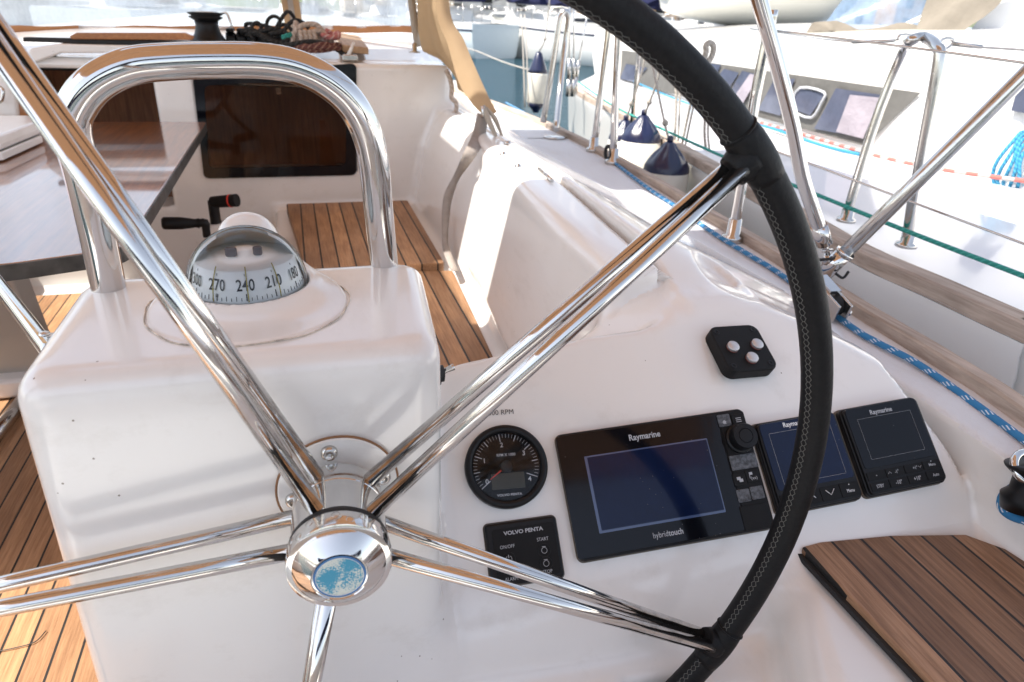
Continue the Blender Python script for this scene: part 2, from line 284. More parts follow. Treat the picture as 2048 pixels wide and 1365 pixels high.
# ------------------------------------------------------------------ mesh helpers
def tag(o, label=None, cat=None, group=None, kind=None):
    if label: o['label'] = label
    if cat: o['category'] = cat
    if group: o['group'] = group
    if kind: o['kind'] = kind
    return o
def empty(name, loc, label=None, cat=None, group=None):
    o = bpy.data.objects.new(name, None); COL.objects.link(o); o.location = loc; o.empty_display_size = .05
    tag(o, label, cat, group); return o
class MB:
    """collects geometry in world coordinates; build() links one mesh object"""
    def __init__(s): s.v = []; s.f = []; s.uv = []; s.mi = []; s.sm = []; s.cur = 0; s.smooth = True
    def add(s, vs, fs, uvs=None, smooth=None):
        o = len(s.v); s.v += [tuple(v) for v in vs]
        for i, f in enumerate(fs):
            s.f.append([k+o for k in f]); s.uv.append(uvs[i] if uvs else None); s.mi.append(s.cur); s.sm.append(s.smooth if smooth is None else smooth)
        return s
    def build(s, name, mats, parent=None, label=None, cat=None, group=None, kind=None, bevel=0, bseg=2):
        me = bpy.data.meshes.new(name); me.from_pydata(s.v, [], s.f); me.update()
        if not isinstance(mats, (list, tuple)): mats = [mats]
        for m in mats: me.materials.append(m)
        me.polygons.foreach_set('material_index', s.mi); me.polygons.foreach_set('use_smooth', s.sm)
        if any(u is not None for u in s.uv):
            ul = me.uv_layers.new(name='UVMap'); k = 0
            for p, u in zip(me.polygons, s.uv):
                for j in range(p.loop_total):
                    ul.data[k].uv = u[j] if u else (0, 0); k += 1
        o = bpy.data.objects.new(name, me); COL.objects.link(o)
        if parent:
            o.parent = parent; o.location = -V(*world_loc(parent))
        if bevel:
            md = o.modifiers.new('bevel', 'BEVEL'); md.width = bevel; md.segments = bseg; md.limit_method = 'ANGLE'; md.angle_limit = math.radians(40)
            md.harden_normals = True
        tag(o, label, cat, group, kind); return o
    # --- primitives
    def box(s, c, size, ax=None, smooth=False):
        c = V(c); ax = ax or (V(1, 0, 0), V(0, 1, 0), V(0, 0, 1))
        vs = [c+ax[0]*(i*size[0]/2)+ax[1]*(j*size[1]/2)+ax[2]*(k*size[2]/2) for k in (-1, 1) for j in (-1, 1) for i in (-1, 1)]
        s.add(vs, [(0, 2, 3, 1), (4, 5, 7, 6), (0, 1, 5, 4), (2, 6, 7, 3), (0, 4, 6, 2), (1, 3, 7, 5)], smooth=smooth); return s
    def tube(s, pts, r, n=12, res=None, closed=False, caps=True):
        P = [V(p) for p in pts]
        if res: P = catmull(P, res, closed)
        m = len(P); rr = r if isinstance(r, (list, tuple)) else None
        if rr is not None and len(rr) != m:
            xs = [i*(m-1)/(len(rr)-1) for i in range(len(rr))]; rr = np.interp(range(m), xs, rr)
        def tan(i):
            a = P[(i-1) % m] if (closed or i > 0) else P[i]; b = P[(i+1) % m] if (closed or i < m-1) else P[i]
            t = b-a; return t.normalized() if t.length > 1e-12 else V(0, 0, 1)
        t0 = tan(0); nrm = t0.orthogonal().normalized(); vs = []; L = 0; Ls = []; N0 = nrm.copy()
        for i in range(m):
            t = tan(i)
            if i: nrm = (nrm - t*nrm.dot(t)).normalized(); L += (P[i]-P[i-1]).length
            b = t.cross(nrm); R = float(rr[i]) if rr is not None else r; Ls.append(L)
            vs += [P[i]+(nrm*math.cos(2*PI*k/n)+b*math.sin(2*PI*k/n))*R for k in range(n)]
        fs = []; uv = []
        segs = m if closed else m-1
        for i in range(segs):
            j = (i+1) % m; L1 = Ls[j] if j else L+(P[0]-P[-1]).length
            for k in range(n):
                k2 = (k+1) % n; fs.append((i*n+k, i*n+k2, j*n+k2, j*n+k)); u0, u1 = k/n, (k+1)/n
                uv.append([(u0, Ls[i]), (u1, Ls[i]), (u1, L1), (u0, L1)])
        if caps and not closed:
            fs.append(tuple(range(n-1, -1, -1))); uv.append([(0, 0)]*n); fs.append(tuple((m-1)*n+k for k in range(n))); uv.append([(0, 0)]*n)
        s.add(vs, fs, uv, smooth=True)
        if caps and not closed: s.sm[-1] = False; s.sm[-2] = False
        return s
    def lathe(s, prof, c, ax=None, n=32, sharp=False, caps=True):
        """prof [(r, h)] round axis ax[2] at c"""
        c = V(c); ax = ax or (V(1, 0, 0), V(0, 1, 0), V(0, 0, 1)); vs = []; m = len(prof)
        for r, h in prof:
            vs += [c+(ax[0]*math.cos(2*PI*k/n)+ax[1]*math.sin(2*PI*k/n))*r+ax[2]*h for k in range(n)]
        fs = [(i*n+k, i*n+(k+1) % n, (i+1)*n+(k+1) % n, (i+1)*n+k) for i in range(m-1) for k in range(n)]
        if caps and prof[0][0] > 1e-6: fs.append(tuple(range(n-1, -1, -1)))
        if caps and prof[-1][0] > 1e-6: fs.append(tuple((m-1)*n+k for k in range(n)))
        s.add(vs, fs, smooth=not sharp); return s
    def poly(s, pts, smooth=False): s.add(pts, [tuple(range(len(pts)))], smooth=smooth); return s
    def prism(s, pts, d, smooth=False):
        """extrude polygon pts by vector d"""
        n = len(pts); d = V(d); vs = [V(p) for p in pts]+[V(p)+d for p in pts]
        s.add(vs, [tuple(range(n-1, -1, -1)), tuple(range(n, 2*n))]+[(i, (i+1) % n, n+(i+1) % n, n+i) for i in range(n)], smooth=smooth); return s
    def grid(s, rows, smooth=True, uv=False):
        m = len(rows); n = len(rows[0]); vs = [p for r in rows for p in r]
        fs = [(i*n+k, i*n+k+1, (i+1)*n+k+1, (i+1)*n+k) for i in range(m-1) for k in range(n-1)]
        s.add(vs, fs, smooth=smooth); return s
def world_loc(o):
    l = V(o.location)
    p = o.parent
    while p: l = l+V(p.location); p = p.parent
    return l
def catmull(P, res, closed=False):
    out = []; m = len(P)
    rng = range(m) if closed else range(m-1)
    for i in rng:
        if closed: p0, p1, p2, p3 = P[(i-1) % m], P[i], P[(i+1) % m], P[(i+2) % m]
        else: p0 = P[i-1] if i else P[0]*2-P[1]; p1 = P[i]; p2 = P[i+1]; p3 = P[i+2] if i+2 < m else P[-1]*2-P[-2]
        for k in range(res):
            t = k/res
            out.append(.5*((2*p1)+(p2-p0)*t+(2*p0-5*p1+4*p2-p3)*t*t+(3*p1-p0-3*p2+p3)*t**3))
    if not closed: out.append(P[-1])
    return out
def rrect(w, h, r, n=6):
    pts = []
    for cx, cy, a in ((w/2-r, h/2-r, 0), (-w/2+r, h/2-r, 90), (-w/2+r, -h/2+r, 180), (w/2-r, -h/2+r, 270)):
        for k in range(n+1):
            t = math.radians(a+90*k/n); pts.append((cx+r*math.cos(t), cy+r*math.sin(t)))
    return pts
def slab(mb, c, ax, w, h, r, t, bev=.002, off=(0, 0)):
    """rounded-rectangle slab standing on plane through c; top edge softened"""
    c = V(c)+ax[0]*off[0]+ax[1]*off[1]; rings = []
    for k, (ins, z) in enumerate([(0, 0), (0, t-bev), (bev*.3, t-bev*.3), (bev, t)]):
        rings.append([c+ax[0]*x+ax[1]*y+ax[2]*z for x, y in rrect(w-2*ins, h-2*ins, max(r-ins, .0004))])
    n = len(rings[0]); vs = [p for rr in rings for p in rr]; fs = []
    for i in range(3): fs += [(i*n+k, i*n+(k+1) % n, (i+1)*n+(k+1) % n, (i+1)*n+k) for k in range(n)]
    mb.add(vs, fs, smooth=False); mb.add(rings[-1], [tuple(range(n))], smooth=False); return mb
_font_cache = {}
def text(mb, s, size, c, ax, align='CENTER', off=(0, 0), z=.0003, bold=0., squeeze=1., depth=0):
    key = (s, align, bold)
    if key not in _font_cache:
        cu = bpy.data.curves.new('t', 'FONT'); cu.body = s; cu.size = 1; cu.align_x = align; cu.align_y = 'CENTER'; cu.offset = bold; cu.resolution_u = 3
        o = bpy.data.objects.new('t', cu); COL.objects.link(o)
        dg = bpy.context.evaluated_depsgraph_get(); me = bpy.data.meshes.new_from_object(o.evaluated_get(dg))
        _font_cache[key] = ([tuple(v.co) for v in me.vertices], [tuple(p.vertices) for p in me.polygons])
        bpy.data.objects.remove(o); bpy.data.curves.remove(cu); bpy.data.meshes.remove(me)
    vs, fs = _font_cache[key]; c = V(c)
    mb.add([c+ax[0]*(off[0]+v[0]*size*squeeze)+ax[1]*(off[1]+v[1]*size)+ax[2]*z for v in vs], fs, smooth=False); return mb

# ------------------------------------------------------------------ signed-distance modelling of the GRP mouldings
def smin(a, b, k):
    h = np.clip(.5+.5*(b-a)/k, 0, 1); return b*(1-h)+a*h-k*h*(1-h)
def smax(a, b, k): return -smin(-a, -b, k)
def surfnet(fn, lo, hi, h):
    xs = [np.arange(lo[i], hi[i]+h*.5, h, dtype=np.float32) for i in range(3)]
    X, Y, Z = np.meshgrid(*xs, indexing='ij', sparse=True)
    D = np.ascontiguousarray(np.broadcast_to(fn(X, Y, Z), [len(a) for a in xs])).astype(np.float32)
    ins = D < 0; nx, ny, nz = D.shape
    cnt = np.zeros((nx-1, ny-1, nz-1), np.int8)
    for a in (0, 1):
        for b in (0, 1):
            for c in (0, 1): cnt += ins[a:nx-1+a, b:ny-1+b, c:nz-1+c]
    act = (cnt > 0) & (cnt < 8); idx = -np.ones(act.shape, np.int32); ii = np.argwhere(act); idx[act] = np.arange(len(ii))
    acc = np.zeros((len(ii), 3)); num = np.zeros(len(ii))
    corners = [(a, b, c) for a in (0, 1) for b in (0, 1) for c in (0, 1)]
    for p in corners:
        for ax in range(3):
            if p[ax] == 0:
                q = list(p); q[ax] = 1
                d0 = D[ii[:, 0]+p[0], ii[:, 1]+p[1], ii[:, 2]+p[2]]; d1 = D[ii[:, 0]+q[0], ii[:, 1]+q[1], ii[:, 2]+q[2]]
                mk = (d0 < 0) != (d1 < 0); t = np.where(mk, d0/np.where(mk, d0-d1, 1), 0)
                pt = np.array(p, float)[None].repeat(len(ii), 0); pt[:, ax] += t
                acc += np.where(mk[:, None], pt, 0); num += mk
    P = (ii+acc/num[:, None])*h+np.array(lo)
    for it in range(2):   # pull the vertices on to the true surface
        e = h*.25; d = fn(P[:, 0], P[:, 1], P[:, 2])
        g = np.stack([fn(P[:, 0]+e*(k == 0), P[:, 1]+e*(k == 1), P[:, 2]+e*(k == 2))-d for k in range(3)], 1)/e
        gl = (g*g).sum(1); st = np.clip(d/np.maximum(gl, .2), -h*.5, h*.5); P = P-g*st[:, None]
    quads = []
    for ax in range(3):
        sl0 = [slice(None)]*3; sl1 = [slice(None)]*3; sl0[ax] = slice(0, -1); sl1[ax] = slice(1, None)
        a = ins[tuple(sl0)]; b = ins[tuple(sl1)]; e = np.argwhere(a != b)
        o1, o2 = [k for k in range(3) if k != ax]
        e = e[(e[:, o1] > 0) & (e[:, o2] > 0) & (e[:, o1] < D.shape[o1]-1) & (e[:, o2] < D.shape[o2]-1)]
        if not len(e): continue
        fl = a[e[:, 0], e[:, 1], e[:, 2]]
        def cell(d1, d2):
            k = e.copy(); k[:, o1] -= d1; k[:, o2] -= d2; return idx[k[:, 0], k[:, 1], k[:, 2]]
        q = np.stack([cell(1, 1), cell(0, 1), cell(0, 0), cell(1, 0)], 1)
        if ax == 1: q = q[:, ::-1]
        q = np.where(fl[:, None], q, q[:, ::-1]); quads.append(q)
    return P, np.concatenate(quads)
def mesh_part(name, P, Q, mat, parent=None, **kw):
    used, inv = np.unique(Q, return_inverse=True); Q2 = inv.reshape(Q.shape)
    me = bpy.data.meshes.new(name); me.vertices.add(len(used)); me.vertices.foreach_set('co', P[used].astype(np.float32).ravel())
    me.loops.add(Q2.size); me.loops.foreach_set('vertex_index', Q2.ravel().astype(np.int32)); me.polygons.add(len(Q2))
    me.polygons.foreach_set('loop_start', np.arange(0, Q2.size, 4, dtype=np.int32)); me.polygons.foreach_set('use_smooth', np.ones(len(Q2), bool))
    me.update(calc_edges=True); me.validate(); me.materials.append(mat)
    o = bpy.data.objects.new(name, me); COL.objects.link(o)
    if parent: o.parent = parent; o.location = -V(*world_loc(parent))
    tag(o, kw.get('label'), kw.get('cat'), kw.get('group'), kw.get('kind')); return o

ZF, ZS, ZD = -.88, -.63, -.43
n1 = np.array([-.11, -.697, .71]); n1 /= np.linalg.norm(n1); p1 = np.array([.371, .555, -.475])
n2 = np.array([.04, -.46, .89]); n2 /= np.linalg.norm(n2); p2 = np.array([.509, .645, -.365])
TOE = [(.1, .80), (.5, .830), (.68, .848), (.84, .862), (1.1, .900), (1.29, .918), (1.87, .978), (2.36, 1.012), (2.81, 1.022), (3.2, 1.005), (3.65, .975), (4.5, .88), (6.0, .62), (9., -.2)]
def xtoe(y): return np.interp(y, [a for a, b in TOE], [b for a, b in TOE])
def zdeck(y): return ZD-.08*np.maximum(0, .58-y)
def smst(a, b, x): t = np.clip((x-a)/(b-a), 0, 1); return t*t*(3-2*t)
def cockpit(x, y, z):
    P1 = n1[0]*(x-p1[0])+n1[1]*(y-p1[1])+n1[2]*(z-p1[2])
    P2 = n2[0]*(x-p2[0])+n2[1]*(y-p2[1])+n2[2]*(z-p2[2])
    cut = smax(P1, P2, .04)
    aft = smst(.90, .74, y)
    outer = (z+.30+.022*aft+.45*(x-.54))*.912
    xf = .352+.035*smst(1.0, 1.6, y)
    # the raised locker panel in the seat back
    ye = 1.60-.10*smst(-.62, -.3, z)
    lid = .017*(smst(ye+.010, ye-.010, y)*smst(-.60, -.57, z)*smst(.74, .80, y))
    d = (xf+.20*(z+.63)-x-lid+.035*smst(-.45, -.25, z)*smst(1.6, 2.0, y))*.97
    inner = smax(d, z+.303, .036)
    xs = .46+.055*smst(.70, 1.5, y)
    inner = smax(inner, x-xs-.006, .008); inner = smax(inner, .785-y, .018)
    out2 = smax(smax(xs+.006-x, z+.287+.040*aft, .012), outer, .02)
    co = smin(inner, out2, .004)
    groove = np.maximum(np.maximum(np.abs(x-xs-.004)-.0055, -.33-z), np.maximum(.755-y, y-1.50))
    co = smax(co, -groove, .004)
    co = smax(co, z-.2, .01)
    # scooped oval pad
    oval = (np.sqrt(((x-.572-.05*(y-.79))/.034)**2+((y-.795)/.072)**2)-1)*.034
    co = smax(co, -smax(oval, -.3125-.022*aft-.45*(x-.54)-z, .012), .007)
    cons = smax(smax(y-.70+0*x+0*z, outer, .03), .0-x, .01); cons = smax(cons, z+.325-.0*x, .01)
    blk = smax(smax(y-.80, z+.334, .02), (.444+1.3*(z+.33)-x)/1.64, .022); blk = smax(blk, outer, .02)
    body = smax(smin(smin(co, blk, .014), cons, .022), cut, .014)
    body = smax(body, .455-y, .07)
    body = smax(body, x-np.interp(y, [.3, .40, .48, .56, .61, .70, .80, 1.1], [.78, .768, .755, .728, .716, .737, .80, .90]), .012)
    deck = smax(smax(z-zdeck(y), .755-x, .01), x-xtoe(y)-.04, .012)
    body = smin(body, deck, .010)
    hs = smax(z+.552, (.372+.52*(y-.25)-x)*.88, .05); hs = smax(hs, x-1.0, .02); hs = smax(hs, y-.62, .02)
    body = smin(body, hs, .04)
    ped = smax(-.208+.02*(z+.25)-x, x-.100-.09*(y-.51), .03)
    ped = smax(ped, smax(.485-y, y-.703, .03), .026); ped = smax(ped, z+.241, .024)
    body = smin(body, ped, .03)
    seat = smax(smax(z+.635, -.09-x, .02), y-2.6, .02)
    body = smin(body, seat, .025)
    bulk = smax(2.45-y, z+.165-.085*smst(2.5, 3.2, y), .02)
    comp = np.maximum(np.maximum(-.76-x, x+.41), np.maximum(-.62-z, z+.20))
    win = np.maximum(np.maximum(-.29-x, x-.19), np.maximum(-.515-z, z+.185))
    bulk = smax(bulk, -np.maximum(comp, 0*y-1), .012); bulk = smax(bulk, -win, .006)
    bulk = smax(bulk, x-.535-.04*smst(-.25, -.4, z), .04)
    body = smin(body, bulk, .03)
    port = smax(z-ZS, x+.98, .02); pc = smax(z+.31, x+1.18, .04); port = smin(port, pc, .03)
    body = smin(body, port, .02)
    body = smin(body, z-ZF, .03)
    wx, wy, wz_ = x-.0048, y-.43762, z+.36553       # slot in the moulding that clears the wheel rim
    a_ = -.0514*wx-.9978*wy+.0423*wz_; r_ = np.sqrt(np.maximum(wx*wx+wy*wy+wz_*wz_-a_*a_, 1e-9))
    slot = np.maximum(np.maximum(np.abs(a_)-.024, np.abs(r_-.42)-.030), z+.50)
    return smax(body, -slot, .012)
P, Q = surfnet(cockpit, (-.30, .10, -.91), (1.14, 2.60, -.15), .0066)
Pp, Qp = surfnet(lambda x, y, z: cockpit(x, y, z)+.0015, (-1.40, .10, -.93), (-.285, 2.60, -.06), .014)
Q = np.concatenate([Q, Qp+len(P)]); P = np.concatenate([P, Pp])
cen = P[Q].mean(1); X_, Y_, Z_ = cen[:, 0], cen[:, 1], cen[:, 2]
yacht = empty('sailing_yacht', (0, 0, ZF), 'cockpit of the white sailing yacht with pale moulded sides, seen from the helm', 'sailing yacht')
isped = (X_ < .115) & (X_ > -.26) & (Y_ < .72) & (Y_ > .3) & (Z_ > -.86)
isfloor = (Z_ < ZF+.012) & (X_ < .4)
isdeck = (X_ > .757) & (Z_ < ZD+.03) & (Y_ < 3)
isbulk = (Y_ > 2.40) & (X_ < .5) & ~isfloor
isport = (X_ < -.95) & ~isfloor & ~isbulk
issew = (X_ > -.10) & (X_ < .37) & (np.abs(Z_+.635) < .012) & (Y_ > .7) & (Y_ < 2.41)
isseat = ((Z_ < -.535) & (Y_ < .6) & (X_ > .36+.52*(Y_-.25)-.03) & (X_ > .3))
order = [('cockpit_sole', isfloor, gel), ('bulkhead', isbulk, gel), ('port_seat', isport, gel), ('bench_seat', issew | ((X_ < .0) & (Z_ < ZS+.02) & (Y_ > .72)), gel), ('side_deck', isdeck, skid), ('helm_seat', isseat, gel),
         ('console', (Y_ < .78) & (X_ > .1), gel), ('coaming', np.ones(len(Q), bool), gel)]
taken = isped.copy()
for nm, mk, mt in order:
    mk = mk & ~taken; taken |= mk
    if mk.any(): mesh_part(nm, P, Q[mk], mt, yacht)
ped = empty('steering_pedestal', (-.05, .6, ZF), 'white moulded steering pedestal carrying the compass and wheel hub', 'pedestal')
mesh_part('pedestal_body', P, Q[isped], gel, ped)

def poly_prism(px_pts, z, t, name, mat, parent, bevel=.003, **kw):
    mb = MB(); pts = [atz(px, py, z) for px, py in px_pts]
    mb.prism([p-V(0, 0, t) for p in pts], (0, 0, t)); return mb.build(name, mat, parent, bevel=bevel, **kw)

# ---- teak laid on benches and floor (parts of the yacht)
def round_poly(pts, r, n=5):
    out = []; m = len(pts)
    for i in range(m):
        p = V(pts[i]); a = V(pts[i-1])-p; b = V(pts[(i+1) % m])-p
        rr = min(r, a.length*.45, b.length*.45); A = p+a.normalized()*rr; B = p+b.normalized()*rr
        for k in range(n+1):
            t = k/n; out.append((1-t)**2*A+2*t*(1-t)*p+t*t*B)
    return out
def ccw(pts):
    a = sum(pts[i-1].x*pts[i].y-pts[i].x*pts[i-1].y for i in range(len(pts)))
    return pts if a > 0 else pts[::-1]
def panel(px, z, t, r, name, mat, parent, **kw):
    pts = ccw(round_poly([atz(a, b, z) for a, b in px], r)); mb = MB(); mb.prism([p-V(0, 0, t) for p in pts], (0, 0, t))
    return mb.build(name, mat, parent, bevel=.002, **kw)
panel([(572, 408), (815, 401), (889, 526), (612, 537)], -.608, .03, .012, 'teak_panel', teak_seat, yacht)
q = [V(-.05, 1.0, -.625), V(.326, 1.02, -.625), atz(1000, 742, -.625), atz(905, 541, -.625), V(-.05, 1.75, -.625)]
mb = MB(); mb.prism([p-V(0, 0, .012) for p in ccw(q)], (0, 0, .012)); mb.build('teak_panel', teak_seat, yacht, bevel=.002)
mb = MB(); mb.prism([V(-.93, .12, ZF+.001), V(-.24, .12, ZF+.001), V(-.24, .8, ZF+.001), V(-.15, .8, ZF+.001), V(-.15, 2.36, ZF+.001), V(-.93, 2.36, ZF+.001)], (0, 0, .012))
mb.build('teak_sole', teak_floor, yacht, bevel=.002)
# helm seat teak
zt = -.535
hp = [atz(*p, zt) for p in [(1603, 1096), (1640, 1086), (1780, 1073), (1930, 1071), (2010, 1100), (2120, 1170)]]
hp += [V(hp[-1].x+.03, .2, zt), V(hp[-1].x, .02, zt), V(.25, .02, zt)]
hl = atz(1862, 1365, zt); d = (hl-hp[0]); hp[-1] = hp[0]+d*((.02-hp[0].y)/d.y)
o = None
hang = math.atan2(-d.x, -d.y)
mb = MB(); mb.prism([p-V(0, 0, .010) for p in ccw(hp)], (0, 0, .012)); 
dl = atz(1932, 1365, zt)-atz(1662, 1082, zt); teak_helm.node_tree.nodes['Mapping'].inputs['Rotation'].default_value = (0, 0, PI/2-math.atan2(dl.y, dl.x))
mb.build('helm_teak', teak_helm, yacht, bevel=.0025)
# black caulk along the left edge of the helm teak
mb = MB(); e0, e1 = hp[0], hp[-1]; dd = (e1-e0).normalized(); sd = V(dd.y, -dd.x, 0)
if sd.x > 0: sd = -sd
mb.prism([e0+V(0, 0, -.012), e1+V(0, 0, -.012), e1+sd*.006+V(0, 0, -.012), e0+sd*.005+V(0, 0, -.012)], (0, 0, .006)); mb.build('caulk_strip', rubber, yacht)

# ------------------------------------------------------------------ steering wheel
R = .42; WC = V(.0048, .43762, -.36553); wt, wyaw, a0 = .04228, -.05148, .73645
wn = V(math.sin(wyaw)*math.cos(wt), -math.cos(wyaw)*math.cos(wt), math.sin(wt)); wu = V(0, 0, 1).cross(wn).normalized(); wv = wn.cross(wu)
WA = (wu, wv, wn)
def W(a, r, th): return WC+wn*a+(wu*math.cos(th)+wv*math.sin(th))*r
wheel = empty('helm', WC, 'large leather-wrapped wheel with five double steel spokes', 'steering wheel')
mb = MB(); mb.tube([W(0, R, 2*PI*k/160) for k in range(160)], .0131, n=28, closed=True); mb.build('rim', leather, wheel)
# leather collars where the spokes meet the rim, and the seams of the cover
for k in range(5):
    th = a0-k*2*PI/5; mb = MB()
    mb.tube([W(0, R, th+d) for d in np.linspace(-.055, .055, 9)], [.0133, .0139, .0145, .0147, .0148, .0147, .0145, .0139, .0133], n=24)
    mb.tube([W(0, R-.004, th), W(0, R-.013, th), W(0, R-.020, th)], [.0150, .0142, .0122], n=20, res=3)
    mb.tube([W(math.sin(q_)*.0138, R-math.cos(q_)*.0138, th+.052*(1 if k % 2 else 1)) for q_ in np.linspace(0, 2*PI, 25)[:-1]], .0009, n=6, closed=True)
    mb.build('leather_collar', leather, wheel)
mb = MB(); rt = .01325
nst = 430
def rimpt(th, phi, rr=rt): return W(math.sin(phi)*rr, R-math.cos(phi)*rr, th)
for k in range(nst):
    t = 2*PI*k/nst; dt = 2*PI/nst
    a = [rimpt(t, .50), rimpt(t+dt*.3, .62), rimpt(t+dt*.7, .62+.0), rimpt(t+dt, .80)]
    w0 = .10*math.sin(k*1.7)
    # one hexagon cell of the cross-stitch: two zigzag threads that meet
    z1 = [rimpt(t, .22+w0*.3), rimpt(t+dt*.5, .36), rimpt(t+dt, .22)]; z2 = [rimpt(t, .62), rimpt(t+dt*.5, .48), rimpt(t+dt, .62+w0*.3)]
    mb.tube(z1, .00026, n=3, caps=False); mb.tube(z2, .00026, n=3, caps=False); mb.tube([rimpt(t+dt*.5, .36), rimpt(t+dt*.5, .48)], .00026, n=3, caps=False)
mb.build('stitching', thread, wheel)
for k in range(5):
    th = a0-k*2*PI/5
    sp = MB()
    for sgn in (1, -1):
        sp.tube([W(.021*sgn, .028, th), W(.0074*sgn+(.000), R-.006, th)], .0063, n=24)
    sp.build('spoke', steel, wheel)
hub = MB(); hub.lathe([(.0, -.050), (.026, -.050), (.026, -.034), (.0345, -.033), (.036, -.031), (.036, -.0105), (.0355, -.010), (.0355, -.0095), (.036, -.009), (.036, .028), (.0345, .0285), (.0345, .0315)], WC, WA, 64)
hb = hub.build('hub', steel, wheel)
md = hb.modifiers.new('e', 'EDGE_SPLIT'); md.split_angle = math.radians(35)
mb = MB(); mb.lathe([(.0340, .0262), (.0368, .0268), (.0370, .0325), (.034, .033)], WC, WA, 48); mb.build('seal_ring', rubber, wheel)
cap = MB(); cap.lathe([(.030, .0325), (.0366, .0325), (.0375, .0335), (.0375, .0465), (.0370, .0482), (.0350, .0490), (.0330, .0492), (.0300, .0525), (.0215, .0588), (.0200, .0597), (.0195, .0590), (.0190, .0588)], WC, WA, 64)
cp = cap.build('hub_cap', steel, wheel); md = cp.modifiers.new('e', 'EDGE_SPLIT'); md.split_angle = math.radians(24)
mb = MB()
for k in range(24):
    th = 2*PI*k/24; c = W(.0398+(.0032 if k % 2 else -.0024), .0376, th); rd = (wu*math.cos(th)+wv*math.sin(th)); tg = wn.cross(rd)
    mb.lathe([(.0032, -.0008), (.0030, .0002), (.0022, -.0004), (0.0001, -.0014)], c, (tg, wn, rd), 12)
mb.build('dimples', steel2, wheel)
b = MB(); vs = [W(.0592, .0001, 0)]; uv = [(0, 0)]
for rr in (.3, .6, .85, 1.):
    for k in range(48): vs.append(W(.0592, .0183*rr, 2*PI*k/48)); uv.append((rr*math.cos(2*PI*k/48), rr*math.sin(2*PI*k/48)))
fs = [(0, 1+k, 1+(k+1) % 48) for k in range(48)]
for j in range(3): fs += [(1+j*48+k, 1+(j+1)*48+k, 1+(j+1)*48+(k+1) % 48, 1+j*48+(k+1) % 48) for k in range(48)]
b.add(vs, fs, [[uv[i] for i in f] for f in fs], smooth=True); bd = b.build('badge', badge, wheel, label='round blue and white emblem badge, mostly worn away')
mb = MB(); mb.tube([W(.0594, .01655, 2*PI*k/48) for k in range(48)], .00018, n=4, closed=True); mb.build('badge_ring', white, bd)
# escutcheon plate on the pedestal face
pc = aty(677, 972, .4835); PA = (V(1, 0, 0), V(0, 0, 1), V(0, -1, 0))
esc = empty('shaft_plate', pc, 'round white plate with bolts behind the wheel hub on the pedestal', 'mounting plate')
mb = MB(); mb.lathe([(.049, -.012), (.049, .0015), (.0475, .003), (0.0001, .003)], pc, PA, 56); eo = mb.build('plate', gel, esc)
md = eo.modifiers.new('e', 'EDGE_SPLIT'); md.split_angle = math.radians(35)
for k in range(4):
    a = math.radians(98+90*k); c = pc+PA[0]*math.cos(a)*.037+PA[1]*math.sin(a)*.037
    mb = MB(); mb.lathe([(.0068, .003), (.0068, .005), (.0055, .0075), (.0032, .0084), (.0030, .0074), (.0012, .0068), (.0001, .0070)], c, PA, 20); mb.build('bolt', steel2, esc)
rust = plain('rust_sealant', (.26, .13, .06), .8, nz=60)
mb = MB(); mb.tube([pc+PA[0]*.0495*math.cos(2*PI*k/60)+PA[1]*.0495*math.sin(2*PI*k/60)+PA[2]*.0012 for k in range(60)], .0011, n=6, closed=True); mb.build('sealant_line', rust, esc)

# ------------------------------------------------------------------ grab rail
rb = [V(-.178, .667, -.255), V(.077, .690, -.255)]
def railpt(px, py, t):  # on the vertical plane through both feet, leaning slightly aft
    n = np.array([-(rb[1].y-rb[0].y), rb[1].x-rb[0].x, .11*(rb[1].x-rb[0].x)]); return atp(px, py, rb[0], n)
rp = [rb[0], railpt(197, 480, 0), railpt(166, 350, 0), railpt(143, 258, 0), railpt(158, 205, 0), railpt(198, 162, 0), railpt(262, 133, 0), railpt(340, 124, 0), railpt(430, 121, 0), railpt(520, 122, 0), railpt(588, 133, 0), railpt(650, 161, 0), railpt(700, 205, 0), railpt(732, 262, 0), railpt(748, 330, 0), railpt(758, 430, 0), rb[1]]
gr = empty('grab_rail', (rb[0]+rb[1])/2, 'polished steel hoop arching over the compass on the pedestal', 'grab rail')
mb = MB(); mb.tube(rp, .0145, n=32, res=8); mb.build('rail_tube', steel, gr)
for p in rb:
    mb = MB(); mb.lathe([(.0156, .0), (.0156, .0035), (.0150, .0042), (.0146, .0042)], p+V(0, 0, .0035), None, 28); mb.build('foot_sealant', gel, gr)

# ------------------------------------------------------------------ compass
cc = atz(497, 566, -.232); cr = .0525
comp = empty('compass', V(cc.x, cc.y, -.245), 'steering compass with clear dome and white card in a white housing', 'compass')
fc = atz(503, 622, -.246)
def housing(x, y, z):
    dx, dy, dz = x-cc.x, y-cc.y, z-cc.z
    # oval foot
    rx = np.sqrt(((x-fc.x)/1.03)**2+((y-fc.y)/1.0)**2)
    foot = smax(rx-.0815, z+.240, .004)
    cone = np.sqrt((dx)**2+(dy-.004)**2)-(.0585-1.1*(dz+.0))
    cone = smax(cone*.67, dz-.001, .004)
    # hood at the back that shields the dome
    hx = np.sqrt((dx/1.0)**2+((dy-.052)/.95)**2)
    hood = smax((hx-.036)*.9+np.maximum(dz-.01, 0)*.35, dz-.052, .02)
    b = smin(smin(foot, cone, .02), hood, .03)
    sph = np.sqrt(dx*dx+dy*dy+(dz+.0)**2)-(cr+.0008)
    return smax(smax(b, -sph, .003), -.258-z, .004)
Ph, Qh = surfnet(housing, (cc.x-.12, cc.y-.14, -.262), (cc.x+.12, cc.y+.13, cc.z+.07), .0026)
mesh_part('housing', Ph, Qh, gel, comp)
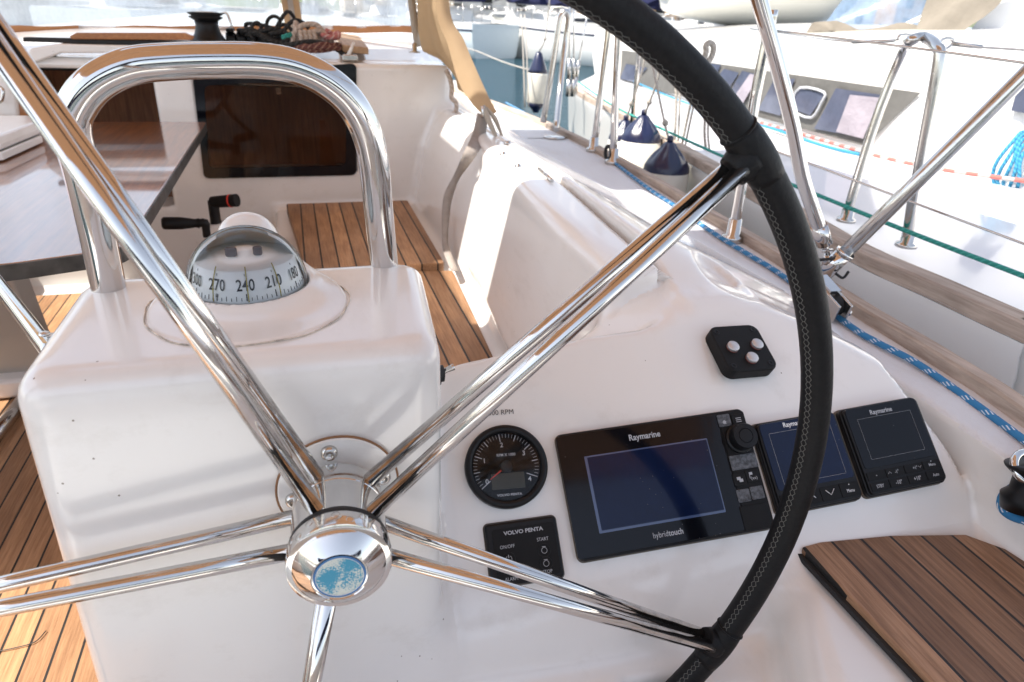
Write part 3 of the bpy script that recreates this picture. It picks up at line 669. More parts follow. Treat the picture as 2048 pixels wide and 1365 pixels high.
mb = MB(); mb.lathe([(cr*math.cos(a), cr*math.sin(a)) for a in np.linspace(-.1, PI/2-.001, 24)], cc, None, 64, caps=False); dm = mb.build('dome', dome_m, comp)
cardm = plain('card_white', (.80, .80, .76), .5); 
mb = MB(); mb.lathe([(.0497, -.004), (.0487, .0), (.0430, .0255), (.0420, .0262), (.030, .0270), (.012, .0290), (.010, .0330), (.0001, .0335)], cc, None, 64); card = mb.build('card', cardm, comp)
bowl = plain('pale_shell', (.80, .83, .80), .5)  # added pale shell that brightens the inside of the dome
ba = math.atan2(cc.y, cc.x); mb = MB()
mb.grid([[cc+V(.0500*math.cos(e)*math.cos(ba+a), .0500*math.cos(e)*math.sin(ba+a), .0500*math.sin(e)) for a in np.linspace(-1.75, 1.75, 30)] for e in np.linspace(.1, 1.12, 12)]); mb.build('bright_shell', bowl, comp)
for a, w__ in ((-.010, .010), (.012, .008)): mb = MB(); mb.box(cc+V(a, -.012, .034), (w__, .004, .009)); mb.build('jewel_cup', plain('grey_cup', (.10, .10, .11), .4), card, bevel=.002)
mb = MB(); mb.tube([V(fc.x+.0838*1.015*math.cos(a)*(1+.012*math.sin(5*a)+.008*math.sin(11*a+1)), fc.y+.0838*math.sin(a)*(1+.012*math.sin(5*a)+.008*math.sin(11*a+1)), -.2402+.0003*math.sin(9*a)) for a in np.linspace(0, 2*PI, 73)[:-1]], .0007, n=6, closed=True); mb.build('sealant', plain('aged_sealant', (.58, .51, .43), .7, nz=90, var=.5), comp)
lt = MB()
def cardpt(az, h, out=.0002):   # az measured from the direction of the camera, clockwise seen from above = to the right
    r = .0487+( .0430-.0487)*(h/.0255)+out; base = math.atan2(-cc.y, -cc.x)
    a = base+az; return cc+V(r*math.cos(a), r*math.sin(a), h)
for deg in range(0, 360, 5):
    az = math.radians(240-deg)*1.0-.06
    if math.cos(az) < -.2: continue
    p = cardpt(az, .0012); up = (cardpt(az, .010)-cardpt(az, .0)).normalized(); rd = (p-cc); rd.z = 0; rd.normalize(); tg = V(0, 0, 1).cross(rd)
    nn = tg.cross(up)
    if nn.dot(rd) < 0: nn = -nn
    big = deg % 30 == 0
    L = .0062 if big else (.0042 if deg % 10 == 0 else .0028)
    lt.box(p+up*L/2, (.0009 if big else .0005, L, .0003), (tg, up, nn))
    if big:
        text(lt, str(deg), .0142, cardpt(az, .0142), (tg, up, nn), z=.0004, squeeze=.72, bold=.012)
        lt.box(cardpt(az, .0232), (.0004, .002, .0003), (tg, up, nn))
        if deg in (0, 90, 180, 270): text(lt, {0: 'N', 90: 'E', 180: 'S', 270: 'W'}[deg], .0046, cardpt(az, .0052), (tg, up, nn), z=.0004, squeeze=.8)
lt.build('numerals', ink, card)
yel = plain('lubber_yellow', (.42, .33, .05), .5)
for px in (0, 1, 2):
    az = (-.62, -.03, .52)[px]; base = math.atan2(-cc.y, -cc.x); mb = MB()
    mb.tube([cc+V(math.cos(base+az)*math.cos(e)*.0508, math.sin(base+az)*math.cos(e)*.0508, math.sin(e)*.0508) for e in np.linspace(.02, .62, 9)], .0005, n=6); mb.build('lubber_line', yel, comp)

# ------------------------------------------------------------------ instruments
def frame(pxs, p0, n):
    """pose of a panel from its four corners (TL TR BR BL) on the console plane"""
    c = [atp(a, b, p0, n) for a, b in pxs]; n = V(n.tolist()).normalized()
    ctr = (c[0]+c[1]+c[2]+c[3])/4; u = ((c[1]-c[0])+(c[2]-c[3])); u = (u-n*u.dot(n)).normalized(); v = n.cross(u)
    w = ((c[1]-c[0]).length+(c[2]-c[3]).length)/2; h = ((c[0]-c[3]).length+(c[1]-c[2]).length)/2
    return ctr, (u, v, n), w, h
def local(fr, px, py, p0, n):
    p = atp(px, py, p0, n)-fr[0]; return p.dot(fr[1][0]), p.dot(fr[1][1])
P1N = (p1, n1)
# chart plotter
top = p1+n1*.010
fr = frame([(1110, 869), (1486, 817), (1552, 1055), (1163, 1127)], top, n1); ctr, ax, w, h = fr
base = ctr-ax[2]*.012
plo = empty('chart_plotter', base, 'wide black chart plotter with dark blue screen and a rotary knob', 'chart plotter')
mb = MB(); slab(mb, base-ax[2]*.004, ax, w, h, .007, .016, .003); mb.build('case', blackp, plo)
gask_shade = plain('gasket_shade', (.16, .13, .10), .8, nz=60)  # dark rim under the instruments: sealant tone plus painted contact shadow
mb = MB(); slab(mb, base-ax[2]*.004, ax, w+.0022, h+.0022, .008, .0070, .0003); mb.build('gasket_shadow_line', gask_shade, plo)
c = base+ax[2]*.0122
def L(px, py): return local(fr, px, py, top, n1)
xa = L(1130, 980)[0]; xb = L(1457, 930)[0]
mb = MB(); slab(mb, c, ax, xb-xa, h-.006, .003, .0012, .0005, off=((xa+xb)/2, 0)); gl = mb.build('front_glass', glassb, plo)
s0 = L(1166, 915); s1 = L(1413, 878); s2 = L(1452, 1024); s3 = L(1202, 1070)
sw = (s1[0]-s0[0]+s2[0]-s3[0])/2; sh = (s0[1]-s3[1]+s1[1]-s2[1])/2; so = ((s0[0]+s2[0])/2, (s0[1]+s2[1])/2)
mb = MB(); slab(mb, c+ax[2]*.0012, ax, sw, sh, .001, .0003, .0001, off=so); mb.build('screen_border', lcdedge, plo)
mb = MB(); slab(mb, c+ax[2]*.0015, ax, sw-.0045, sh-.0045, .001, .0003, .0001, off=(so[0]+.001, so[1]+.0005)); scr = mb.build('screen', lcd, plo)
mb = MB(); text(mb, 'Raymarine', .0098, c, ax, off=L(1288, 873), z=.0016, bold=.02, squeeze=.92); 
o = L(1334, 1068); text(mb, 'hybrid', .0088, c, ax, 'RIGHT', off=(o[0]+.001, o[1]), z=.0016, squeeze=.8); text(mb, 'touch', .0088, c, ax, 'LEFT', off=(o[0]+.0012, o[1]), z=.0016, bold=.02, squeeze=.85)
mb.build('lettering', greyprint, plo)
xc = (xb+w/2)/2+.0005; cw = (w/2-xb)
mb = MB(); slab(mb, c, ax, cw-.0035, h-.006, .004, .0010, .0004, off=(xc, 0)); mb.build('key_column', blackm, plo)
def key(pxy, kw, kh, mat=blackm, r=.0015):
    o_ = L(*pxy); mb = MB(); slab(mb, c+ax[2]*.001, ax, kw, kh, r, .0014, .0006, off=o_); return mb.build('key', mat, plo), o_
kw = cw*.43
for p, m_ in (((1447, 842), worn), ((1475, 841), blackm), ((1478, 960), blackm), ((1503, 953), blackm), ((1486, 992), worn), ((1513, 986), worn)):
    key(p, kw, .0145, m_)
key((1486, 924), kw*2.1, .017, worn); key((1510, 1034), kw*2.1, .027, blackm)
ko = L(1478, 878); kc = c+ax[0]*ko[0]+ax[1]*ko[1]
mb = MB(); mb.lathe([(.0175, .001), (.0172, .004), (.0150, .005), (.0150, .017), (.0142, .0185), (.0085, .0188), (.0083, .0178), (.0078, .0188), (.0001, .0190)], kc, ax, 40); kn = mb.build('knob', blackp, plo)
md = kn.modifiers.new('e', 'EDGE_SPLIT'); md.split_angle = math.radians(30)
mb = MB()
for i in range(3): o_ = L(1475, 841); mb.box(c+ax[0]*o_[0]+ax[1]*(o_[1]+.0022*(i-1))+ax[2]*.0026, (.0065, .0008, .0003), ax)
o_ = L(1503, 951); mb.box(c+ax[0]*(o_[0]-.002)+ax[1]*(o_[1]+.002)+ax[2]*.0026, (.004, .003, .0003), ax); mb.box(c+ax[0]*(o_[0]-.0038)+ax[1]*(o_[1]-.000)+ax[2]*.0026, (.0006, .007, .0003), ax)
text(mb, '(xx)', .005, c, ax, off=(o_[0]+.001, o_[1]-.0035), z=.0026)
o_ = L(1478, 960); 
for dx, dy in ((-.0012, .0012), (.0012, -.0012)): mb.box(c+ax[0]*(o_[0]+dx)+ax[1]*(o_[1]+dy)+ax[2]*(.0026+dx*.02), (.0045, .0035, .0003), ax)
o_ = L(1447, 846); mb.prism([c+ax[0]*(o_[0]+a)+ax[1]*(o_[1]+b_)+ax[2]*.0026 for a, b_ in ((-.0018, -.002), (.0018, -.002), (.0018, .0002), (.0028, .0002), (0, .0026), (-.0028, .0002), (-.0018, .0002))], ax[2]*.0002)
mb.build('key_symbols', greyprint, plo)

# square displays
def display(pxs, name, label, cat):
    tp = p1+n1*.013; fr = frame(pxs, tp, n1); ctr, ax, w, h = fr; base = ctr-ax[2]*.015
    t = empty(name, base, label, cat); mb = MB(); slab(mb, base-ax[2]*.004, ax, w, h, .007, .0150, .002); gm = MB(); slab(gm, base-ax[2]*.004, ax, w+.0022, h+.0022, .008, .0070, .0003); gm.build('gasket_shadow_line', gask_shade, t); slab(mb, base+ax[2]*.009, ax, w-.004, h-.004, .006, .006, .0015); mb.build('case', blackp, t)
    return t, fr, base+ax[2]*.0150
t, fr, c = display([(1511, 848), (1671, 819), (1731, 998), (1560, 1031)], 'instrument_display', 'square black instrument display half hidden behind the wheel rim', 'display'); ctr, ax, w, h = fr
tp = p1+n1*.013
def L2(px, py): return local(fr, px, py, tp, n1)
mb = MB(); slab(mb, c, ax, w*.91, h*.73, .004, .0008, .0003, off=(0, h*.11)); mb.build('glass', lcd, t)
mb = MB(); s_ = rrect(w*.74, h*.56, .0005, 1)
mb.tube([c+ax[0]*x+ax[1]*(y+h*.08)+ax[2]*.0009 for x, y in s_], .00015, n=4, closed=True); mb.build('screen_outline', greyprint, t)
for k in range(4):
    mb = MB(); slab(mb, c, ax, w*.225, h*.15, .0015, .001, .0004, off=((k-1.5)*w*.235, -h*.375)); mb.build('key', blackm, t)
mb = MB(); text(mb, 'Raymarine', .0078, c, ax, off=(-.004, h*.425), z=.001, bold=.02, squeeze=.92)
for k, sg in ((1, 1), (2, -1)):
    o_ = ((k-1.5)*w*.235, -h*.365)
    mb.tube([c+ax[0]*(o_[0]+a)+ax[1]*(o_[1]+b_*sg)+ax[2]*.0012 for a, b_ in ((-.0055, -.003), (0, .003), (.0055, -.003))], .0005, n=4)
o_ = (1.5*w*.235, -h*.37); text(mb, 'Menu', .0055, c, ax, off=(o_[0], o_[1]-.002), z=.0012, squeeze=.8); mb.box(c+ax[0]*o_[0]+ax[1]*(o_[1]+.005)+ax[2]*.0012, (.001, .001, .0003), ax)
mb.build('lettering', white, t)
t, fr, c = display([(1681, 819), (1836, 791), (1897, 963), (1741, 996)], 'autopilot_control', 'square black autopilot control head with two rows of keys, nearest the side deck', 'autopilot control'); ctr, ax, w, h = fr
mb = MB(); slab(mb, c, ax, w*.91, h*.68, .004, .0008, .0003, off=(0, h*.14)); mb.build('glass', glassb, t)
mb = MB(); mb.tube([c+ax[0]*x+ax[1]*(y+h*.12)+ax[2]*.0009 for x, y in rrect(w*.68, h*.46, .0005, 1)], .00012, n=4, closed=True); mb.build('screen_outline', greyprint, t)
for j in range(2):
    for k in range(4):
        mb = MB(); slab(mb, c, ax, w*.222, h*.098, .0012, .001, .0004, off=((k-1.5)*w*.235, -h*(.285+.115*j))); mb.build('key', blackm, t)
mb = MB(); text(mb, 'Raymarine', .0078, c, ax, off=(-.002, h*.40), z=.001, bold=.02, squeeze=.92)
for s_, k, j, sz in (('-1°', 1, 0, .0055), ('+1°', 2, 0, .0055), ('Menu', 3, 0, .005), ('STBY', 0, 1, .0055), ('-10°', 1, 1, .0065), ('+10°', 2, 1, .0065), ('Auto', 3, 1, .005)):
    text(mb, s_, sz, c, ax, off=((k-1.5)*w*.235+(.002 if j == 0 and k < 3 else 0), -h*(.287+.115*j)), z=.0012, squeeze=.8, bold=.01)
mb.box(c+ax[0]*(-1.5*w*.235)+ax[1]*(-h*.285)+ax[2]*.0012, (.001, .001, .0003), ax); mb.box(c+ax[0]*(1.5*w*.235)+ax[1]*(-h*.25)+ax[2]*.0012, (.001, .001, .0003), ax)
for k, sg, dx in ((1, 1, -.0075), (2, -1, .0085)):
    mb.tube([c+ax[0]*((k-1.5)*w*.235+dx+a)+ax[1]*(-h*.283+b_*sg)+ax[2]*.0012 for a, b_ in ((-.002, -.0012), (0, .0012), (.002, -.0012))], .0003, n=4)
mb.build('lettering', greyprint, t)

# rev counter
tp = p1+n1*.012
gc = atp(1014, 931, tp, n1); gL = atp(931, 938, tp, n1); gR = atp(1097, 925, tp, n1); gr_ = (gR-gL).length/2; gn = V(n1.tolist()); gu = (gR-gL).normalized(); gu = (gu-gn*gu.dot(gn)).normalized(); gv = gn.cross(gu); ga = (gu, gv, gn)
gb = gc-gn*.013
gau = empty('rev_counter', gb, 'round black engine rev counter with red needle', 'gauge')
mb = MB(); mb.lathe([(gr_, -.004), (gr_, .009), (gr_*.97, .0122), (gr_*.90, .0132), (gr_*.84, .0118), (gr_*.82, .009), (gr_*.82, .004)], gb, ga, 72); mb.build('bezel', blackp, gau)
mb = MB(); mb.lathe([(gr_*.83, .004), (.0001, .004)], gb, ga, 48); mb.build('dial', plain('dial_black', (.012, .012, .014), .55), gau)
mb = MB(); f0 = gb+gn*.0045; rr = gr_*.82
def ga_(ang): a = math.radians(ang); return gu*math.cos(a)+gv*math.sin(a)
A0, A1 = 218., -22.    # 0 .. 4
for i in range(41):
    an = A0+(A1-A0)*i/40; d_ = ga_(an); tt = gn.cross(d_); big = i % 10 == 0; md_ = i % 5 == 0
    if 0: pass
    Lk = .013 if i in (0, 40) else (.0085 if big else (.007 if md_ else .0045)); wd = .0009 if (md_ or big) else .00045
    mb.box(f0+d_*(rr*.97-Lk/2), (Lk, wd, .0002), (d_, tt, gn))
for nme, an, rd_ in (('0', 214, .72), ('1', 162, .66), ('2', 97, .64), ('3', 32, .66), ('4', -32, .78)):
    text(mb, nme, .0075, f0+ga_(an)*rr*rd_, ga, z=.0003, bold=.015)
text(mb, 'RPM X 1000', .0044, f0, ga, off=(.001, rr*.34), z=.0003, squeeze=.95, bold=.01)
text(mb, 'VOLVO PENTA', .0036, f0, ga, off=(.001, -rr*.82), z=.0003, squeeze=1.15, bold=.03)
mb.build('dial_markings', white, gau)
mb = MB(); nd = ga_(215); tt = gn.cross(nd); mb.prism([f0+nd*.002+tt*.0011+gn*.0022, f0+nd*.002-tt*.0011+gn*.0022, f0+nd*rr*.62-tt*.0004+gn*.0022, f0+nd*rr*.62+tt*.0004+gn*.0022], gn*.0005); mb.build('needle', redp, gau)
mb = MB(); mb.lathe([(.0075, .001), (.0075, .0038), (.006, .0045), (.0001, .0045)], f0, ga, 24); mb.build('needle_cap', blackp, gau)
mb = MB(); slab(mb, f0, ga, rr*.98, rr*.46, .001, .0004, .0001, off=(.001, -rr*.42)); mb.build('lcd_window', lcdgreen, gau)
mb = MB(); mb.lathe([(rr*.99, .0090), (rr*.7, .0102), (rr*.35, .0108), (.0001, .011)], gb, ga, 48, caps=False); mb.build('cover_glass', smoked('gauge_glass') if False else clear_mat('gauge_glass', (.5, .5, .5), .015), gau)

# engine key panel
tp = p1+n1*.006
fr = frame([(965, 1050), (1110, 1030), (1132, 1155), (985, 1178)], tp, n1); ctr, ax, w, h = fr; base = ctr-ax[2]*.010
kp = empty('engine_key_panel', base, 'small black engine start and stop panel below the rev counter', 'control panel')
mb = MB(); slab(mb, base-ax[2]*.004, ax, w, h, .005, .014, .003); mb.build('case', blackp, kp)
mb = MB(); slab(mb, base-ax[2]*.004, ax, w+.002, h+.002, .006, .0085, .0003); mb.build('gasket_shadow_line', gask_shade, kp)
c = base+ax[2]*.010
mb = MB(); slab(mb, c, ax, w*.86, h*.82, .004, .0006, .0003, off=(.002, -.001)); mb.build('membrane', blackm, kp)
mb = MB(); text(mb, 'VOLVO PENTA', .0056, c, ax, off=(.002, h*.31), z=.0008, squeeze=1.15, bold=.03)
text(mb, 'ON/OFF', .0052, c, ax, off=(-w*.22, h*.10), z=.0008, squeeze=.85); text(mb, 'START', .0052, c, ax, off=(w*.27, h*.14), z=.0008, squeeze=.85); text(mb, 'STOP', .0052, c, ax, off=(w*.27, -h*.37), z=.0008, squeeze=.85); text(mb, 'ALARM', .0052, c, ax, off=(-w*.22, -h*.40), z=.0008, squeeze=.85)
def ring(o_, r_, a0_=0, a1_=360):
    m_ = 20; mb.tube([c+ax[0]*(o_[0]+r_*math.cos(math.radians(a0_+(a1_-a0_)*k/m_)))+ax[1]*(o_[1]+r_*math.sin(math.radians(a0_+(a1_-a0_)*k/m_)))+ax[2]*.0009 for k in range(m_+1)], .0003, n=4)
ring((-w*.22, -h*.09), .0032, 120, 420); mb.box(c+ax[0]*(-w*.22)+ax[1]*(-h*.09+.0026)+ax[2]*.0009, (.0006, .0034, .0002), ax)
for yy in (-.03, -.235): ring((w*.27, h*yy-.0005), .0030); mb.box(c+ax[0]*(w*.27)+ax[1]*(h*yy+.0034)+ax[2]*.0009, (.004, .0006, .0002), ax)
mb.build('lettering', greyprint, kp)
for o_ in ((-w*.22, -h*.09), (w*.27, -h*.03), (w*.27, -h*.235)):
    mb = MB(); mb.tube([c+ax[0]*(o_[0]+.0068*math.cos(2*PI*k/24))+ax[1]*(o_[1]+.0068*math.sin(2*PI*k/24))+ax[2]*.0006 for k in range(24)], .0005, n=5, closed=True); mb.build('key_ring', blackp, kp)

# printed speed note on the moulding
mb = MB(); nc = atp(1005, 826, p1, n1); text(mb, '2500 RPM', .0082, nc, ga, off=(-.004, 0), z=.0016, squeeze=1.0, bold=.0); tag(mb.build('printed_note', ink), 'small black printed note reading 2500 RPM above the rev counter', 'note')

# three-button panel
N2 = V(n2.tolist())
tp2 = p2+n2*.004
fr = frame([(1414, 656), (1510, 650), (1558, 739), (1459, 747)], tp2, n2); ctr, ax, w, h = fr; base = ctr-ax[2]*.008
bp_ = empty('windlass_switch_panel', base, 'black square plate with three silver push buttons', 'switch panel')
mb = MB(); slab(mb, base-ax[2]*.006, ax, w, h, .012, .016, .002); mb.build('plate', blackm, bp_); c = base+ax[2]*.010
for i, (px, py) in enumerate(((1463, 695), (1511, 690), (1501, 717))):
    o_ = local(fr, px, py+3, tp2, n2); cb = c+ax[0]*o_[0]+ax[1]*o_[1]
    mb = MB(); mb.lathe([(.0077, .0), (.0077, .0009), (.0074, .0010)], cb, ax, 20); bb = mb.build('button', redring, bp_)
    mb = MB(); mb.lathe([(.0075, .0010), (.0076, .0042), (.0070, .0050), (.0001, .0051)], cb, ax, 24); mb.build('button_top', button, bb)
for sx, sy in ((-1, 1), (1, 1), (1, -1), (-1, -1)):
    mb = MB(); mb.lathe([(.0038, .0), (.0036, .0006), (.0022, .0002), (.0001, -.0004)], c+ax[0]*sx*(w/2-.009)+ax[1]*sy*(h/2-.009), ax, 14); mb.build('screw', blackp, bp_)

# toggle switch on the right side of the pedestal
tc = V(.1045, .600, -.303); tc = aty(877, 748, .60)
sw_ = empty('toggle_switch', tc, 'small metal toggle switch on the side of the pedestal', 'switch'); xa_ = (V(0, 1, 0), V(0, 0, 1), V(1, 0, 0))
mb = MB(); mb.lathe([(.0115, -.006), (.0115, .001), (.0085, .002), (.0085, .005), (.005, .006)], tc, xa_, 24); mb.build('switch_boot', rubber, sw_)
e = aty(908, 734, .60); mb = MB(); mb.tube([tc+V(.004, 0, 0), (tc+e)/2, e], [.0022, .0026, .0036], n=14, res=4); mb.build('lever', steel2, sw_)

def onwall(px, py, off=.02):
    best = None; r = V(ray(px, py).tolist()); t = .8
    lo_ = None
    while t < 3.2:
        p = r*t; d_ = float(cockpit(np.array([p.x]), np.array([p.y]), np.array([p.z]))[0])
        if d_ < off: return p
        t += max(.004, (d_-off)*.7)
    return r*1.8

# ------------------------------------------------------------------ bulkhead window, cabin interior, companionway
mb = MB(); wq = [aty(385, 150, 2.443), aty(713, 127, 2.443), aty(713, 351, 2.443), aty(408, 358, 2.443)]
def ringquad(mb, outer, inner, d):
    n = len(outer); vs = list(outer)+list(inner); d = V(d)
    f = [(i, (i+1) % n, n+(i+1) % n, n+i) for i in range(n)]
    vs2 = vs+[v+d for v in vs]; m = 2*n
    mb.add(vs2, f+[tuple(m+k for k in q[::-1]) for q in f]+[(n+i, n+(i+1) % n, m+n+(i+1) % n, m+n+i) for i in range(n)]+[((i+1) % n, i, m+i, m+(i+1) % n) for i in range(n)], smooth=False)
win = empty('bulkhead_window', (wq[2]+wq[3])/2, 'large black-framed tinted window in the bulkhead behind the grab rail', 'window')
wo = round_poly(wq, .02, 5); wcn = sum(wo, V(0, 0, 0))/len(wo)
wi_ = round_poly([aty(408, 172, 2.443), aty(692, 158, 2.443), aty(692, 332, 2.443), aty(418, 338, 2.443)], .02, 5)
mb = MB(); ringquad(mb, wo, wi_, (0, .012, 0)); mb.build('frame', glassb, win)
mb = MB(); mb.prism([p+V(0, .003, 0) for p in wi_], (0, .004, 0)); mb.build('pane', smoke, win)
mb = MB(); a = aty(641, 330, 2.47); mb.prism([aty(640, 330, 2.50), aty(672, 332, 2.50), aty(664, 280, 2.50), aty(648, 240, 2.50), aty(640, 240, 2.5)], (0, .006, 0)); mb.build('curtain', plain('brown_curtain', (.28, .11, .04), .8), win)
mb = MB(); mb.tube([aty(400, 166, 2.50), aty(700, 176, 2.50)], .006, n=10); mb.box(aty(557, 182, 2.50), (.016, .008, .02)); mb.build('window_track', steel2, win)
# cabin interior seen through window and companionway
cab = empty('cabin_interior', (-.2, 2.9, -1.2), 'dark brown cabin interior seen through the companionway and the window', 'cabin')
mb = MB()
for c_, s_ in (((-.32, 3.6, -.75), (1.56, .02, 1.0)), ((-1.1, 3.1, -.75), (.02, 1.1, 1.2)), ((.46, 3.1, -.75), (.02, 1.1, 1.0)), ((-.32, 3.1, -1.25), (1.56, 1.1, .02))): mb.box(c_, s_)
mb.build('panelling', interior_wood, cab)
mb = MB(); mb.box((-.32, 3.12, -.215), (1.55, .95, .01)); mb.build('ceiling', interior_dark, cab)
mb = MB(); 
mb.box((.12, 3.4, -.5), (.3, .02, .5))
mb.build('joinery', interior_wood, cab)
mb = MB(); mb.box((-.60, 2.9, -.27), (.06, .1, .03)); mb.build('ceiling_lamp', white, cab)
# wooden companionway trim on the left
ct = empty('companionway_trim', (-.79, 2.45, -.6), 'varnished wooden frame along the left side of the companionway', 'door frame')
mb = MB(); mb.prism([aty(28, 128, 2.42), aty(52, 134, 2.42), aty(60, 240, 2.42), aty(36, 236, 2.42)], (0, .03, 0)); mb.build('side_trim', trimwood, ct, bevel=.004)
mb = MB(); mb.prism([aty(-60, 130, 2.41), aty(26, 130, 2.41), aty(38, 236, 2.41), aty(-60, 236, 2.41)], (0, .05, 0)); mb.build('door_board', gel, ct, bevel=.01)
mb = MB(); mb.tube([aty(0, 175, 2.39), aty(6, 182, 2.38), aty(4, 200, 2.38), aty(-2, 205, 2.39)], .005, n=8, res=4); mb.build('latch', steel2, ct)
# coach roof and its sliding-hatch rails
mb = MB()
def roofz(y): return -.165+.085*float(smst(2.5, 3.2, y))
rows = [[V(x, y, roofz(y)-.12*max(0, abs(x+.05)-.45)**1.5) for x in np.linspace(-1.15, .62, 22)] for y in [2.585, 2.7, 2.8, 2.9, 3.0, 3.1, 3.3, 4, 6, 7.5]]
rows.append([p-V(0, -.3, .5) for p in rows[-1]])
mb.grid(rows); mb.build('coach_roof', gel, yacht)
px_ = np.concatenate([np.arange(.36, .62, .008), np.arange(.62, .99, .015)]); pz_ = []
zz_ = np.arange(-.10, -.50, -.0015)
for x_ in px_:
    dv = cockpit(np.full(len(zz_), x_), np.full(len(zz_), 2.55), zz_); k_ = np.argmax(dv < 0); pz_.append(float(zz_[k_]))
mb = MB(); mb.grid([[V(float(x_)+(.05*max(0, yy-2.55) if x_ > .5 else 0), yy, z_-.001+(roofz(yy)-roofz(2.55) if x_ < .50 else 0)) for x_, z_ in zip(px_, pz_)] for yy in (2.555, 2.7, 2.85, 3, 3.3, 3.7, 4.2, 5)]); mb.build('coach_roof_side', gel, yacht)
# side deck and hull beyond the moulded cockpit
mb = MB()
ys_ = [2.585, 2.9, 3.3, 3.8, 4.5, 5.2, 6, 7, 8, 9]
mb.grid([[V(float(.60), y, ZD), V(float(xtoe(y))+.038, y, ZD)] for y in ys_]); mb.build('side_deck', skid, yacht)
mb = MB(); ys_ = [-1.5, -.5, .12, .5, .8, 1.05, 1.29, 1.85, 2.4, 2.8, 3.4, 4, 5, 6, 7, 8, 9]
mb.grid([[V(float(xtoe(y))+.036+.12*t-.45*t*t*(.5+.06*y), y, (ZD-.02)*(1-t)+(-1.9)*t) for t in (0, .15, .35, .6, .8, 1)] for y in ys_]); mb.build('hull_side', gel_out, yacht)
mb = MB(); mb.grid([[V(x, y, -1.2) for x in (-1.4, .9)] for y in (-1.5, 2.45)]); mb.build('hull_bottom', gel_out, yacht)
# aft deck and transom behind the camera (seen only in reflections)
mb = MB(); mb.box((-.2, -.42, -.55), (2.3, .5, .24)); mb.build('aft_deck', gel, yacht, bevel=.03)
mb = MB(); mb.box((.80, -.1, -.60), (.5, .42, .1)); mb.build('aft_side_deck', skid, yacht, bevel=.01)

bk_ = empty('dark_reflector', (0, -.62, -.2), 'unseen navy backrest strapped to the stern rail behind the helm', 'reflector')  # unseen pad added behind the camera as a dark reflection for the steel
mb = MB(); mb.tube([V(-1.0, -.60, -.10), V(-.4, -.64, -.10), V(.3, -.64, -.10), V(.85, -.58, -.10)], .085, n=16, res=5); mb.build('pad', navy, bk_)
mb = MB()
for x_ in (-.95, -.1, .8): mb.tube([V(x_, -.6, -.44), V(x_, -.6, -.10)], .0125, n=10)
mb.build('posts', steel, bk_)
# hatch runner, ledges and black rail along the top of the bulkhead
mb = MB(); mb.prism([aty(45, 84, 2.455), aty(395, 95, 2.455), aty(395, 83, 2.455), aty(45, 75, 2.455)], (0, .04, 0)); tag(mb.build('hatch_track', rubber, bevel=.003), 'black sliding hatch track along the cabin roof edge left of the winch', 'track')
mb = MB(); mb.prism([aty(138, 73, 2.445), aty(152, 66, 2.445), aty(370, 66, 2.445), aty(388, 74, 2.445), aty(384, 81, 2.445), aty(142, 79, 2.445)], (0, .03, 0)); tag(mb.build('wooden_grip', trimwood, bevel=.003), 'long varnished wooden grip on the hatch left of the winch', 'handle')
mb = MB(); mb.prism([aty(40, 122, 2.435), aty(60, 98, 2.435), aty(118, 88, 2.435), aty(400, 94, 2.435), aty(400, 106, 2.435), aty(122, 107, 2.435), aty(64, 128, 2.435)], (0, .07, 0)); tag(mb.build('companionway_lintel', gel, bevel=.006), 'white moulded ledge over the dark companionway', 'ledge')

# ------------------------------------------------------------------ cabin-top winch, rope clutches, ropes, board
wb = aty(420, 96, 2.72); wsc = 1.
wz = empty('cabin_winch', wb, 'black drum winch standing on the cabin roof', 'winch')
hgt = (aty(415, 26, 2.72)-wb).z
mb = MB(); mb.lathe([(.100, -.01), (.098, .004), (.078, .010), (.056, .024), (.042, .045), (.036, hgt*.62), (.038, hgt*.78)], wb, None, 36); mb.build('drum', blackp, wz)
mb = MB(); mb.lathe([(.038, hgt*.78), (.053, hgt*.86), (.053, hgt*.89), (.044, hgt*.91), (.055, hgt*.96), (.056, hgt), (.03, hgt*1.03), (.018, hgt*1.03), (.016, hgt), (.0001, hgt)], wb, None, 36); mb.build('self_tailer', blackm, wz)
mb = MB(); mb.lathe([(.04, hgt*1.012), (.038, hgt*1.04), (.018, hgt*1.045)], wb, None, 30); mb.build('top_cap', steel2, wz)
mb = MB(); t0_ = wb+V(.05, 0, hgt); mb.tube([t0_, t0_+V(.018, -.01, .0), t0_+V(.028, -.02, -.03), t0_+V(.030, -.02, -.045)], .004, n=8, res=4); mb.build('stripper_arm', steel2, wz)
for k in range(4):
    b_ = aty(463+21*k, 93, 2.74); cl = empty('rope_clutch', b_, 'black rope clutch in the row beside the winch', 'rope clutch', 'row of black rope clutches on the cabin roof')
    mb = MB(); mb.prism([b_+V(-.016, 0, 0), b_+V(-.016, .14, 0), b_+V(-.016, .14, .03), b_+V(-.016, .02, .045), b_+V(-.016, 0, .03)], (.032, 0, 0)); mb.build('clutch_body', blackp, cl, bevel=.005)
    mb = MB(); mb.box(b_+V(0, .04, .05), (.024, .09, .012), smooth=False); mb.build('clutch_lever', blackm, cl, bevel=.004)
def messy(name, c, n, rad, r, mat, label, seed, sq=.5, group=None, nodes=6):
    rnd = random.Random(seed); pts = []
    for i in range(n*nodes):
        a = 2*PI*i/nodes*1.07; q = rad*(.55+.5*rnd.random()); pts.append(c+V(q*math.cos(a)*1.15, q*math.sin(a)*.7, abs(rnd.gauss(0, .5))*rad*sq+r))
    mb = MB(); mb.tube(pts, r, n=8, res=5); return tag(mb.build(name, mat), label, 'rope', group)
messy('rope_bundle', aty(545, 92, 2.74), 6, .085, .0065, rope_black, 'tangled heap of thin black rope on the cabin roof', 3, .75)
mb = MB(); Yb = 2.70
